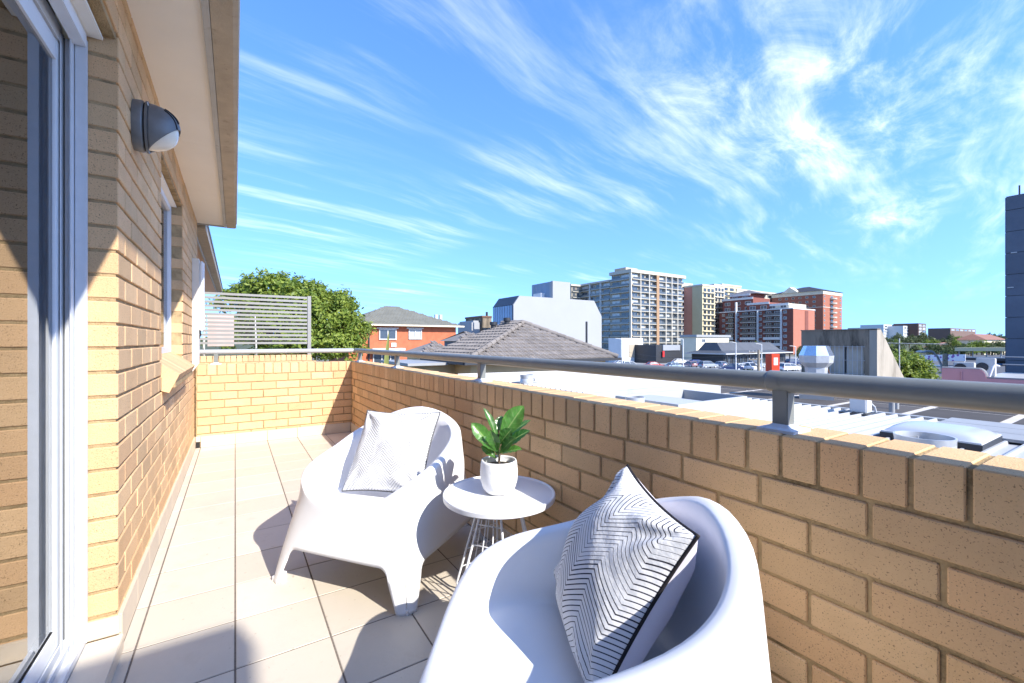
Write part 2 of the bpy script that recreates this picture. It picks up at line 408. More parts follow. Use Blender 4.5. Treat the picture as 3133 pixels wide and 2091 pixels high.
# window in the wall
wf = real_box('window', ab, -0.47, -0.425, 3.148, 3.190, 1.012, HEAD-0.012, ALUW)
for a in ((-0.47, -0.425, 4.290, 4.334, 1.012, HEAD-0.012), (-0.47, -0.425, 3.19, 4.29, 1.012, 1.052), (-0.47, -0.425, 3.19, 4.29, HEAD-0.055, HEAD-0.012), (-0.465, -0.43, 3.715, 3.755, 1.052, HEAD-0.055)):
    box('frame', wf, *a, ALUW)
box('pane', wf, -0.452, -0.446, 3.19, 4.29, 1.05, HEAD-0.05, GLASS)
real_box('window_blind', ab, -0.505, -0.50, 3.15, 4.33, 1.0, HEAD-0.02, SOFFIT)
box('head_lining', ab, -0.48, -0.392, 3.150, 4.332, HEAD-0.010, HEAD-0.001, SOFFIT)
# sliding door: head lining, frame, leaf, glass, threshold
box('head_lining', ab, -0.455, -0.392, BACK, YD-0.003, HEAD-0.012, HEAD-0.002, SOFFIT)
dj = real_box('door_frame', ab, -0.462, -0.431, YD-0.018, YD-0.002, 0.054, HEAD-0.03, ALU, 0.002)
for a in ((-0.466, -0.4625, YD-0.050, YD-0.018, 0.05, HEAD-0.05), (-0.487, -0.466, YD-0.022, YD-0.012, 0.05, HEAD-0.05), (-0.4905, -0.487, YD-0.046, YD-0.02, 0.05, HEAD-0.05), (-0.60, -0.4905, YD-0.006, YD+0.0, 0.06, HEAD-0.03)):
    box('jamb_profile', dj, *a, ALU)
box('jamb_groove', dj, -0.4865, -0.4845, YD-0.025, YD-0.010, 0.09, HEAD-0.05, GASKET)
for a in ((-0.467, -0.431, BACK, YD-0.02, HEAD-0.060, HEAD-0.014), (-0.500, -0.4905, BACK, YD-0.02, HEAD-0.075, HEAD-0.02), (-0.60, -0.50, BACK, YD-0.02, HEAD-0.04, HEAD-0.018)):
    box('head_profile', dj, *a, ALUW)
leaf = real_box('door_leaf', ab, -0.522, -0.494, YD-0.070, YD-0.026, 0.085, HEAD-0.08, ALUW, 0.002)
box('bottom_rail', leaf, -0.522, -0.494, BACK, YD-0.071, 0.085, 0.150, ALUW)
box('top_rail', leaf, -0.522, -0.494, BACK, YD-0.071, HEAD-0.150, HEAD-0.085, ALUW)
box('gasket', leaf, -0.509, -0.505, YD-0.078, YD-0.0702, 0.150, HEAD-0.15, GASKET)
box('gasket', leaf, -0.5015, -0.4985, BACK, YD-0.079, 0.1505, 0.153, GASKET)
box('pane', leaf, -0.5075, -0.5020, BACK, YD-0.071, 0.15, HEAD-0.15, GLASS)
for i, a in enumerate(((-0.446, -0.434, 0.052, 0.078), (-0.472, -0.468, 0.052, 0.080), (-0.492, -0.488, 0.052, 0.088), (-0.60, -0.434, 0.046, 0.0555))):
    box('threshold_track', dj, a[0], a[1], BACK, YD-0.014, a[2], a[3], ALU)
st = real_box('door_step', ab, -0.60, XL+0.014, BACK, YD-0.016, 0.001, 0.046, GROUT)
yy = YD-0.018
while yy > BACK+0.1:
    box('step_tile', st, -0.432, XL+0.016, yy-0.297, yy, 0.0465, 0.0525, TILE); box('riser_tile', st, XL+0.0142, XL+0.0175, yy-0.297, yy, 0.001, 0.046, SKIRT)
    yy -= 0.3
# room behind the glass
ROOM = mat('room_wall', (0.55, 0.53, 0.50), 0.8); CARPET = mat('room_carpet', (0.20, 0.18, 0.16), 0.95, 0.2, 30)
box('room_floor', ab, -4.0, -0.602, BACK-0.5, YD+0.3, 0.0, 0.045, CARPET)
box('room_ceiling', ab, -4.0, -0.47, BACK-0.5, YD+0.3, 2.40, 2.45, ROOM)
box('room_wall', ab, -4.1, -4.0, BACK-0.5, YD+0.3, 0.0, 2.45, ROOM)
box('room_wall', ab, -4.0, -0.602, YD+0.30, YD+0.36, 0.0, 2.45, ROOM)
box('room_wall', ab, -4.0, XL-0.12, BACK-0.6, BACK-0.5, 0.0, 2.45, ROOM)
bl = real_box('roller_blind', ab, -0.5650, -0.5635, 1.80, 2.005, 0.16, 2.02, mat('blind_fabric', (0.62, 0.62, 0.60), 0.9, 0.03, 200))
for Y in (1.795, 2.01):
    V = []; Fc = []
    z = 0.2
    me = None
    bm = bmesh.new()
    while z < 2.0:
        bmesh.ops.create_icosphere(bm, subdivisions=1, radius=0.0032, matrix=Matrix.Translation((-0.560, Y, z))); z += 0.0085
    for v in bm.verts: v.co -= off(bl)
    link('bead_chain', bm_mesh(bm, ALUW, True), bl)
# eaves
SOFZ = 2.404
box('soffit', ab, XL-0.30, -0.106, BACK-2.5, 3.55, SOFZ, SOFZ+0.012, SOFFIT)
box('soffit', ab, XL-0.30, -0.106, 3.553, 5.905, SOFZ, SOFZ+0.012, SOFFIT)
box('fascia_bead', ab, -0.110, -0.085, BACK-2.5, 5.915, SOFZ-0.016, SOFZ+0.05, FASCIA2)
box('fascia_end', ab, XL-0.30, -0.11, 5.906, 5.93, SOFZ-0.012, SOFZ+0.16, FASCIA2)
G = [(-0.083, 2.392), (-0.008, 2.394), (0.010, 2.402), (0.010, 2.452), (-0.002, 2.452), (-0.004, 2.424), (-0.02, 2.410), (-0.075, 2.408), (-0.083, 2.47)]
V = [(a, yv, b) for yv in (BACK-2.5, 5.935) for a, b in G]; n = len(G)
poly('gutter', ab, V, [(i, i+1, n+i+1, n+i) for i in range(n-1)]+[tuple(range(n-1, -1, -1)), tuple(range(n, 2*n))], FASCIA)
tube('gutter_lip', ab, [(0.010, BACK-2.5, 2.450), (0.010, 5.935, 2.450)], 0.007, FASCIA2, 8)
RT = mat('roof_tile_dark', (0.13, 0.125, 0.12), 0.9, 0.15, 3)
poly('roof', ab, [(-0.03, BACK-2.5, 2.50), (-0.03, 5.95, 2.50), (-3.5, 5.95, 4.0), (-3.5, BACK-2.5, 4.0), (-3.5, 5.95, 2.46), (-3.5, BACK-2.5, 2.46), (-0.1, 5.95, 2.46), (-0.1, BACK-2.5, 2.46)], [(0, 1, 2, 3), (1, 6, 4, 2), (0, 3, 5, 7), (6, 7, 5, 4), (0, 7, 6, 1)], RT)
box('wall_return', ab, -3.5, XL-0.12, 5.75, 5.88, -5, 2.4, BRICK)
box('lower_storey', ab, -3.5, XL-0.12, BACK-2.5, 5.74, -5, -0.02, BRICK)
# next section of the building, set back
nb = thing('neighbour_building', 'set-back next section of the tan apartment building with brown gutter and pinkish soffit', 'building', (-2, 10, -5))
PINK = mat('pink_soffit', (0.62, 0.47, 0.39), 0.8)
box('wall', nb, -3.5, -0.86, 6.1, 13.2, -5, 2.33, BRICK)
box('soffit', nb, -1.2, -0.40, 5.95, 13.4, 2.335, 2.35, PINK)
box('fascia', nb, -0.40, -0.385, 5.95, 13.4, 2.31, 2.50, FASCIA2)
box('gutter', nb, -0.385, -0.28, 5.95, 13.4, 2.36, 2.47, FASCIA)
tube('gutter_lip', nb, [(-0.278, 5.95, 2.47), (-0.278, 13.4, 2.47)], 0.012, RAIL, 8)
poly('roof', nb, [(-0.27, 5.95, 2.5), (-0.27, 13.4, 2.5), (-3.5, 13.4, 3.9), (-3.5, 5.95, 3.9)], [(0, 1, 2, 3)], RT)
# block behind the camera that throws the soft shadow on the floor
hb = thing('rear_block', 'higher tan brick part of the building closing off the rear of the balcony', 'building', (-1, -5, -5))
box('wall', hb, -3.6, 1.55, -7.0, -3.35, -5, 4.0, BRICK)
box('coping', hb, -3.65, 1.62, -7.05, -3.30, 4.0, 4.14, WHITE)

# ---- conduit cover at the end of the wall
cc = thing('pipe_cover', 'cream rectangular pipe duct with white upper box at the end of the brick wall', 'pipe cover', (XL+0.04, 5.3, 0.8))
DUCT = mat('cream_duct', (0.66, 0.62, 0.55), 0.6, 0.05, 9)
V = [(XL+0.001, 5.19, 0.80), (XL+0.055, 5.19, 0.88), (XL+0.055, 5.32, 0.88), (XL+0.001, 5.32, 0.80)]
V += [(XL+0.001, 5.19, 1.90), (XL+0.055, 5.19, 1.90), (XL+0.055, 5.32, 1.90), (XL+0.001, 5.32, 1.90)]
poly('duct', cc, V, [(0, 1, 2, 3), (7, 6, 5, 4), (0, 4, 5, 1), (1, 5, 6, 2), (2, 6, 7, 3), (3, 7, 4, 0)], DUCT)
real_box('upper_box', cc, XL+0.056, XL+0.095, 5.20, 5.30, 1.20, 1.88, ALUW, 0.012)
tube('cable', cc, [(XL+0.06, 5.25, 1.20), (XL+0.065, 5.25, 1.16), (XL+0.05, 5.26, 1.12)], 0.008, GASKET, 6)

# ---- wall lamp
lm = thing('bulkhead_lamp', 'grey hooded oval bulkhead lamp with louvred hood on the brick wall', 'lamp', (XL, 2.34, 1.985))
LG = mat('lamp_grey', (0.16, 0.17, 0.18), 0.45, 0.15, 20, spec=0.5, metal=0.3)
def oval(a, b, n=40): return [(a*math.cos(2*math.pi*i/n), b*math.sin(2*math.pi*i/n)) for i in range(n)]
def oval_stack(rows, n=40):
    V = []; Fc = []
    for x, a, b in rows: V += [(x, p, q) for p, q in oval(a, b, n)]
    for i in range(len(rows)-1):
        for k in range(n): Fc.append((i*n+k, i*n+(k+1) % n, (i+1)*n+(k+1) % n, (i+1)*n+k))
    return V, Fc
V, Fc = oval_stack([(0.001, 0.070, 0.103), (0.030, 0.072, 0.106), (0.036, 0.069, 0.103), (0.036, 0.0, 0.0)])
link('back_box', mesh(V, Fc, LG, True), lm); 
V, Fc = oval_stack([(0.0362, 0.064, 0.098), (0.0415, 0.064, 0.098)]); link('seal', mesh(V, Fc, GASKET, True), lm)
V, Fc = oval_stack([(0.042, 0.0, 0.0), (0.042, 0.071, 0.106), (0.050, 0.071, 0.106), (0.050, 0.0, 0.0)]); link('rim', mesh(V, Fc, LG, False), lm)
def dome(s, m, cut=None):
    V = []; Fc = []; n = 64; rows = 22
    for i in range(rows+1):
        a = math.pi/2*i/rows
        for k in range(n):
            q = 2*math.pi*k/n; V.append((0.050+0.105*math.sin(a)*s, 0.066*s*math.cos(a)**0.8*math.cos(q), 0.100*s*math.cos(a)**0.8*math.sin(q)))
    for i in range(rows):
        for k in range(n): Fc.append((i*n+k, i*n+(k+1) % n, (i+1)*n+(k+1) % n, (i+1)*n+k))
    me = mesh(V, Fc, m, True)
    if cut:
        bm = bmesh.new(); bm.from_mesh(me); bmesh.ops.bisect_plane(bm, geom=bm.verts[:]+bm.edges[:]+bm.faces[:], plane_co=cut[0], plane_no=cut[1], clear_inner=True); bm.to_mesh(me); bm.free(); me.shade_smooth()
    return me
ho = link('hood', dome(1.0, LG, (Vector((0.062, 0, -0.085)), Vector((-0.72, 0, 0.69)))), lm); sd = ho.modifiers.new('s', 'SOLIDIFY'); sd.thickness = 0.004; sd.offset = -1
for yv in (-0.034, -0.0205, -0.007, 0.0065, 0.020, 0.0335):
    pts = []
    for i in range(12):
        a = R(30+38*i/11); c = math.cos(a)**0.8; yy_ = yv/(0.066*c) if abs(yv) < 0.066*c else 0.99
        pts.append((0.0505+0.105*math.sin(a), yv, 0.1008*c*math.sqrt(max(0, 1-yy_*yy_))))
    tube('slot_dark_strip', lm, pts, 0.0030, GASKET, 6, local=True)  # raised dark strips stand in for the shade inside open louvre slots
link('lens', dome(0.93, LENS), lm)
link('screw', mesh(*lathe([(0.0, 0.003), (0.006, 0.002), (0.007, 0.0)], 12), ALU, True), lm, (0.052, -0.056, 0.075), (0, R(80), 0))

# ---- handrail
RX, RZ = 1.262, 0.984
hr = thing('handrail', 'round grey steel handrail on short square posts running along both parapets', 'handrail', (RX, 2, TOPZ))
ER = YE+0.092
tube('rail', hr, [(RX, ER, RZ), (RX, 0.62, RZ)], 0.0262, RAIL, 24)
tube('rail', hr, [(RX, 0.63, RZ), (RX, -1.2, RZ)], 0.0292, RAIL, 24)
tube('rail', hr, [(XL+0.02, ER, RZ), (RX-0.029, ER, RZ)], 0.0255, mat('silver_rail_paint', (0.36, 0.375, 0.385), 0.42, 0.05, 14), 20)
link('end_cap', mesh(*lathe([(0.0, 0.004), (0.029, 0.003), (0.030, 0.0), (0.030, -0.03)], 24), RAIL, True), hr, Vector((RX, 0.632, RZ))-off(hr), (R(-90), 0, 0))
SEAL = mat('white_sealant', (0.62, 0.64, 0.68), 0.8, 0.12, 30, stain=((0.10, 0.10, 0.11), 0.56, 0.9), sscale=14)
def post(Y, X=RX):
    p = real_box('post', hr, X-0.019, X+0.019, Y-0.020, Y+0.020, TOPZ+0.004, RZ-0.018, RAIL, 0.002)
    bm = bmesh.new(); s = 0.047
    V = [(-s, -s, -.5), (s, -s, -.5), (s, s, -.5), (-s, s, -.5)]
    V = [(a*s2, b*s2, z) for s2, z in ((1, -0.002), (1, 0.006), (0.62, 0.010), (0.40, 0.018)) for a, b in ((-s, -s), (s, -s), (s, s), (-s, s))]
    Fc = [(i*4+k, i*4+(k+1) % 4, i*4+4+(k+1) % 4, i*4+4+k) for i in range(3) for k in range(4)]+[(3, 2, 1, 0), (12, 13, 14, 15)]
    link('base_plate', mesh(V, Fc, SEAL), p, Vector((X, Y, TOPZ+0.001))-off(p))
    return p
for Y in (5.36, 3.95, 2.32, 0.60, -0.9): post(Y)
post(ER, XL+0.18)

# ---- privacy screen on the neighbour's wall
YN = 9.0
nw = thing('neighbour_wall', 'tan brick wall with upright capping bricks below the slatted privacy screen', 'wall', (0.4, YN, -5))
box('mortar_core', nw, -0.85, 1.232, YN+0.008, YN+0.18, -5, 0.80, MORTAR)
x = -0.84
while x < 1.16: brick(nw, (x+0.040, YN+0.095, 0.79), CAP_X); x += 0.0862
for k in range(5):
    x = -0.84+(0.12 if k % 2 else 0)
    while x < 1.12: brick(nw, (x+0.115, YN+0.055, 0.688-0.086*k), STR_X); x += 0.24
sc_ = thing('privacy_screen', 'grey aluminium screen of thin horizontal slats with end post', 'screen', (0.4, YN+0.09, 0.845))
SLAT = mat('screen_grey', (0.27, 0.262, 0.25), 0.5, 0.04, 8)
box('post', sc_, 1.165, 1.225, YN+0.06, YN+0.12, 0.846, 1.96, SLAT); box('post', sc_, -0.80, -0.75, YN+0.06, YN+0.12, 0.846, 1.96, SLAT)
for i in range(13):
    z = 1.905-i*0.0715
    box('slat', sc_, -0.748, 1.163, YN+0.078, YN+0.10, z, z+0.040, SLAT)
# towel and airer seen through the slats
tw = thing('drying_rack', 'white clothes airer with a pink towel behind the slatted screen', 'clothes airer', (-0.1, 10.4, 0.0))
multi_tube('frame', tw, [[(-0.55, 10.2, 0.02), (-0.5, 10.5, 1.62), (0.35, 10.5, 1.62), (0.4, 10.2, 0.02)], [(-0.55, 10.8, 0.02), (-0.5, 10.5, 1.6)], [(0.40, 10.8, 0.02), (0.35, 10.5, 1.6)]], 0.012, WHITE)
V = []; Fc = []; nx = 20
for i in range(nx+1):
    xx = -0.46+0.44*i/nx
    for z, yo in ((1.0, -0.05), (1.4, -0.03), (1.64, -0.012), (1.66, 0.0), (1.64, 0.012), (1.1, 0.03)): V.append((xx, 10.5+yo+0.012*math.sin(xx*25)*(1.66-z), z))
for i in range(nx):
    for k in range(5): Fc.append((i*6+k, i*6+k+1, i*6+k+7, i*6+k+6))
poly('towel', tw, V, Fc, mat('pink_towel', (0.50, 0.375, 0.35), 0.95, 0.04, 60), True)
nf = thing('neighbour_floor', 'tiled floor of the neighbouring balcony behind the slatted screen', 'floor', (0.2, 11, 0)); nf['kind'] = 'structure'; del nf['label'], nf['category']
box('slab', nf, -0.85, 1.2, YN+0.19, 13.2, -0.2, 0.0, TILE)

# ================================================================== FURNITURE
# ---- tub armchair
def chair_mesh():
    tab = [(0, .378), (14, .381), (26, .398), (36, .437), (45, .472), (60, .508), (75, .530), (90, .552), (115, .605), (140, .668), (160, .712), (180, .728)]
    def rimz(deg):
        d = abs(deg)
        for (a, za), (b, zb) in zip(tab, tab[1:]):
            if d <= b:
                return za+(zb-za)*(d-a)/(b-a)
        return tab[-1][1]
    def rim_s(deg):
        return sum(rimz(((deg+k*3+180) % 360)-180)*wt for k, wt in ((-3, .05), (-2, .12), (-1, .2), (0, .26), (1, .2), (2, .12), (3, .05)))
    def half(z): return 0.386-0.070*z-0.012*math.sin(min(z/0.7, 1)*math.pi)
    def nexp(z): return 3.4+7.0*max(0, 1-z/0.40)**1.5-0.8*min(1, max(0, (z-0.46)/0.25))
    def plan(h, n, d):
        c, s = abs(d[0]), abs(d[1]); r = h/((c**n+s**n)**(1/n)); return d[0]*r, d[1]*r
    PL = 0.74
    ps = [-1, -.985, -.96, -.93, -.89, -.84, -.79, -PL, -.725, -.705, -.68, -.65, -.61, -.52, -.40, -.26, -.13]
    ps = ps+[0]+[-p for p in reversed(ps[1:])]
    cols = []
    for side in range(4):
        for p in ps: cols.append((side, p))
    def direction(side, p):
        v = [(p, -1), (1, p), (-p, 1), (-1, -p)][side]; l = math.hypot(*v); return v[0]/l, v[1]/l
    ARCH = 0.165
    rows_in = 11; rows_w = 13; rows_rim = 9; rows_out = 16; rows_leg = 10
    V = []; NC = len(cols); grid = []
    for ci, (side, p) in enumerate(cols):
        d = direction(side, p); deg = math.degrees(math.atan2(d[0], -d[1])); zr = rim_s(deg)
        col = []
        kb = min(1, max(0, (zr-0.385)/0.07)); kb = kb*kb*(3-2*kb); w_ = 0.062-0.012*kb
        lip = 0.020
        ho_ = half(zr-lip); hi = ho_-w_
        n_r = nexp(zr)
        seat = lambda x, y: 0.352-0.055*(y+0.25)/0.5+0.35*(x*x)*0.25
        hs = 0.235 if abs(deg) > 55 else 0.235+0.03*(1-abs(deg)/55)
        for i in range(1, rows_in+1):
            q = plan(hs*i/rows_in, 2.6, d); col.append((q[0], q[1], seat(*q)))
        qs = plan(hs, 2.6, d); z0 = seat(*qs); zt = zr-0.014
        for i in range(1, rows_w+1):
            t = i/rows_w; h = hs+(hi-hs)*(t+(t**0.62-t)*kb); n = 2.6+(n_r-2.6)*t
            q = plan(h, n, d); rise = t**(1.4+0.6*kb)
            col.append((q[0], q[1], z0+(zt-z0)*rise))
        for i in range(1, rows_rim+1):
            a = math.pi/2*i/rows_rim
            # round over to the outside
            h = hi+(ho_-hi)*(math.sin(a)**1.0); z = zt+0.014*math.sin(min(1, i/rows_rim*2)*math.pi/2)-(lip)*(1-math.cos(a))
            q = plan(h, n_r, d); col.append((q[0], q[1], z))
        zb0 = col[-1][2]
        ap = abs(p)
        if ap >= PL: zb = ARCH-0.055
        elif ap > 0.61:
            s = (ap-0.61)/(PL-0.61); zb = ARCH-0.055*(1-math.sqrt(max(0, 1-s*s)))
        else: zb = ARCH
        for i in range(1, rows_out+1):
            z = zb0+(zb-zb0)*i/rows_out; q = plan(half(z), nexp(z), d); col.append((q[0], q[1], z))
        for i in range(1, rows_leg+1):
            if ap < PL: col.append(col[-1]); continue
            z = zb*(1-i/rows_leg); k = 1-(1-z/zb)*0.40; sg = 1 if p > 0 else -1
            q = plan(half(z), nexp(z), direction(side, sg*(1-(1-ap)*k))); col.append((q[0], q[1], z))
        grid.append(col)
    K = len(grid[0]); V.append((0, 0, 0.352-0.0275))
    for col in grid: V += col
    Fc = []
    for c in range(NC):
        c2 = (c+1) % NC; (s1, p1), (s2, p2) = cols[c], cols[c2]
        Fc.append((0, 1+c*K, 1+c2*K))
        leg = abs(p1) >= PL and abs(p2) >= PL and (p1 < 0) == (p2 < 0) or (abs(p1) == 1 and abs(p2) == 1)
        for i in range(K-1 if leg else K-1-rows_leg): Fc.append((1+c*K+i, 1+c*K+i+1, 1+c2*K+i+1, 1+c2*K+i))
    # remove skirt faces that would bridge an apron column to a leg column
    base = rows_in+rows_w+rows_rim
    me = mesh(V, Fc, PLASTIC, True, 'chair_body')
    bm = bmesh.new(); bm.from_mesh(me); bmesh.ops.delete(bm, geom=[v for v in bm.verts if not v.link_faces], context='VERTS'); bmesh.ops.remove_doubles(bm, verts=bm.verts, dist=0.0005)
    bmesh.ops.recalc_face_normals(bm, faces=bm.faces[:])
    top = max(bm.faces, key=lambda f: -f.calc_center_median().xy.length)
    if top.normal.z < 0: bmesh.ops.reverse_faces(bm, faces=bm.faces[:])
    bm.to_mesh(me); bm.free(); me.shade_smooth()
    return me
CH = chair_mesh()
FOOT = None
def armchair(loc, rz, label):
    t = thing('armchair', label, 'armchair', loc, rz, 'white tub armchairs')
    b = link('body', CH, t); s = b.modifiers.new('s', 'SOLIDIFY'); s.thickness = 0.007; s.offset = -1
    for sx in (-1, 1):
        for sy in (-1, 1):
            V = []; q = 0.3595
            for e, z in ((0.012, 0.0), (0.012, 0.012), (0.0, 0.02)):
                for a, c in ((q+0.004, q+0.004), (q-0.052, q+0.004), (q-0.052, q-0.022), (q-0.022, q-0.022), (q-0.022, q-0.052), (q+0.004, q-0.052)):
                    V.append((sx*(a+(e if 0 else 0)), sy*c, z))
            Fc = [tuple(range(6)), (12, 13, 14, 15, 16, 17)]+[(i*6+k, i*6+(k+1) % 6, i*6+6+(k+1) % 6, i*6+6+k) for i in range(2) for k in range(6)]
            bm = bmesh.new(); vs = [bm.verts.new(v) for v in V]
            for f in Fc: bm.faces.new([vs[i] for i in f])
            bmesh.ops.recalc_face_normals(bm, faces=bm.faces[:]); link('foot', bm_mesh(bm, PLASTIC), t)
    return t
def face_rz(fx, fy): return math.atan2(fx, -fy)   # local front is -y
C1 = Vector((0.652, 2.190, 0)); F1 = (-0.80, -0.60)
C2 = Vector((0.668, 0.758, 0)); F2 = (-0.80, 0.60)
a1 = armchair(C1, face_rz(*F1), 'white moulded plastic tub armchair beyond the round side table')
a2 = armchair(C2, face_rz(*F2), 'white moulded plastic tub armchair turned away, before the round side table')

# ---- printed cushions
def cushion_mat(name, ink, lo, hi, per=0.0125):
    m = bpy.data.materials.new(name); m.use_nodes = True; t = m.node_tree; N = t.nodes; L = t.links; p = N['Principled BSDF']; p.inputs['Roughness'].default_value = 0.9; p.inputs['Specular IOR Level'].default_value = 0.1
    uv = N.new('ShaderNodeUVMap'); se = N.new('ShaderNodeSeparateXYZ'); L.new(uv.outputs[0], se.inputs[0])
    def mm(op, a, b=None, c=None):
        n = N.new('ShaderNodeMath'); n.operation = op
        for i, v in enumerate((a, b, c)):
            if v is None: continue
            if isinstance(v, (int, float)): n.inputs[i].default_value = v
            else: L.new(v, n.inputs[i])
        return n.outputs[0]
    X, Y = se.outputs[0], se.outputs[1]
    colw = 0.062
    xx = mm('DIVIDE', X, colw); tri = mm('PINGPONG', xx, 1.0)
    v = mm('ADD', Y, mm('MULTIPLY', tri, colw*0.85))
    line = mm('FRACT', mm('DIVIDE', v, per))
    ix = mm('FLOOR', xx); iy = mm('FLOOR', mm('DIVIDE', v, 0.13))
    cb = N.new('ShaderNodeCombineXYZ'); L.new(ix, cb.inputs[0]); L.new(iy, cb.inputs[1]); wnz = N.new('ShaderNodeTexWhiteNoise'); wnz.noise_dimensions = '2D'; L.new(cb.outputs[0], wnz.inputs['Vector'])
    gr = mm('FRACT', mm('DIVIDE', v, 0.13))
    wd = mm('ADD', mm('MULTIPLY', wnz.outputs[0], (hi-lo)), mm('MULTIPLY_ADD', gr, 0.10, lo))
    on = mm('LESS_THAN', line, wd)
    mx = N.new('ShaderNodeMix'); mx.data_type = 'RGBA'; L.new(on, mx.inputs[0]); mx.inputs[6].default_value = (0.70, 0.70, 0.71, 1); mx.inputs[7].default_value = (*ink, 1)
    L.new(mx.outputs[2], p.inputs['Base Color']); 
    geo = N.new('ShaderNodeNewGeometry'); nz = N.new('ShaderNodeTexNoise'); nz.inputs['Scale'].default_value = 14; nz.inputs['Detail'].default_value = 4; L.new(geo.outputs['Position'], nz.inputs['Vector'])
    b = N.new('ShaderNodeBump'); b.inputs['Strength'].default_value = 0.5; b.inputs['Distance'].default_value = 0.02; L.new(nz.outputs[0], b.inputs['Height']); L.new(b.outputs[0], p.inputs['Normal'])
    return m
PRINT1 = cushion_mat('chevron_print_grey', (0.32, 0.325, 0.34), 0.06, 0.40, 0.0135)
PRINT2 = cushion_mat('chevron_print_black', (0.03, 0.03, 0.045), 0.03, 0.20)
PLAIN = mat('cushion_back', (0.70, 0.67, 0.74), 0.9, 0.02, 20, bump=0.15, bscale=25, spec=0.1)
PIPE1 = mat('grey_piping', (0.10, 0.10, 0.11), 0.8); PIPE2 = mat('black_piping', (0.015, 0.012, 0.013), 0.8)
def cushion(label, W, T, matrix, prt, pipe, dents, seed):
    rnd = random.Random(seed)
    n = 56; V = []; Fc = []; uvs = []
    def pt(u, v, s):
        pin = 0.075
        x = W*u*(1-pin*(1-v*v)*abs(u)**3); z = W*v*(1-pin*(1-u*u)*abs(v)**3)
        e = max(0, (1-u*u)*(1-v*v)); y = T*(e**0.42)*(0.82+0.18*e)
        # pull-in creases running from the corners and along the seams
        cr = 0
        for (cu, cv) in ((1, 1), (-1, 1), (1, -1), (-1, -1)):
            r = math.hypot(u-cu, v-cv); a = math.atan2(v-cv, u-cu)
            cr += math.exp(-(r/0.62)**2)*math.sin(a*9+cu*2+cv+seed)*0.011
        cr += 0.004*math.sin(u*7+seed)*math.sin(v*6+2*seed)
        for (du, dv, rad, amt, side) in dents:
            if side == s: cr -= amt*math.exp(-((u-du)**2+(v-dv)**2)/rad**2)
        return Vector((x, s*(y+cr*min(1, e*6)), z))
    idx = {}
    for s in (-1, 1):
        for i in range(n+1):
            for j in range(n+1):
                u = math.sin(math.pi/2*(2*i/n-1)); v = math.sin(math.pi/2*(2*j/n-1))
                edge = i in (0, n) or j in (0, n)
                if s == 1 and edge: idx[(s, i, j)] = idx[(-1, i, j)]; continue
                idx[(s, i, j)] = len(V); V.append(pt(u, v, s))
    mats = []
    for s in (-1, 1):
        for i in range(n):
            for j in range(n):
                q = [idx[(s, i, j)], idx[(s, i+1, j)], idx[(s, i+1, j+1)], idx[(s, i, j+1)]]
                if s == 1: q.reverse()
                Fc.append(tuple(q)); mats.append(0 if s == -1 else 1)
    me = mesh(V, Fc, [prt, PLAIN], True, 'cushion_cover'); me.polygons.foreach_set('material_index', mats)
    ul = me.uv_layers.new(name='UVMap')
    for lp in me.loops: c = me.vertices[lp.vertex_index].co; ul.data[lp.index].uv = (c.x+1, c.z+1)
    t = thing('cushion', label, 'cushion', (0, 0, 0)); t.matrix_world = matrix
    cv = link('cover', me, t)
    m_ = n; loop = [V[idx[(-1, i, 0)]] for i in range(m_)]+[V[idx[(-1, m_, j)]] for j in range(m_)]+[V[idx[(-1, i, m_)]] for i in range(m_, 0, -1)]+[V[idx[(-1, 0, j)]] for j in range(m_, 0, -1)]
    loop = [p*1.004 for p in loop]
    tube('piping', t, loop, 0.0042, pipe, 6, closed=True, local=True)
    return t
def frame(origin, normal, up, roll=0.0):
    """local -y looks along normal"""
    yv = -Vector(normal).normalized(); zv = Vector(up); zv = (zv-yv*zv.dot(yv)).normalized(); xv = yv.cross(zv)
    m = Matrix((xv, yv, zv)).transposed() @ Matrix.Rotation(roll, 3, 'Y')
    return Matrix.Translation(origin) @ m.to_4x4()
f1 = Vector((F1[0], F1[1], 0)).normalized(); f2 = Vector((F2[0], F2[1], 0)).normalized()
cushion('white cushion with fine grey chevron print leaning in the armchair beyond the table', 0.213, 0.075,
        frame(Vector((0.672, 2.18, 0.540)), Vector((-0.744*0.85, -0.668*0.85, 0.53)), (0, 0, 1), -0.02), PRINT1, PIPE1, [(0.0, -0.9, 0.25, 0.012, -1)], 1)
cushion('white cushion with bold black chevron print and black piping in the turned-away armchair', 0.207, 0.128,
        frame(Vector((0.806, 0.781, 0.530)), Vector((-0.898*0.87, 0.439*0.87, 0.49)), (0, 0, 1), 0.07), PRINT2, PIPE2, [(-0.75, 0.55, 0.28, 0.05, -1), (-0.6, -0.3, 0.35, 0.02, -1)], 4)

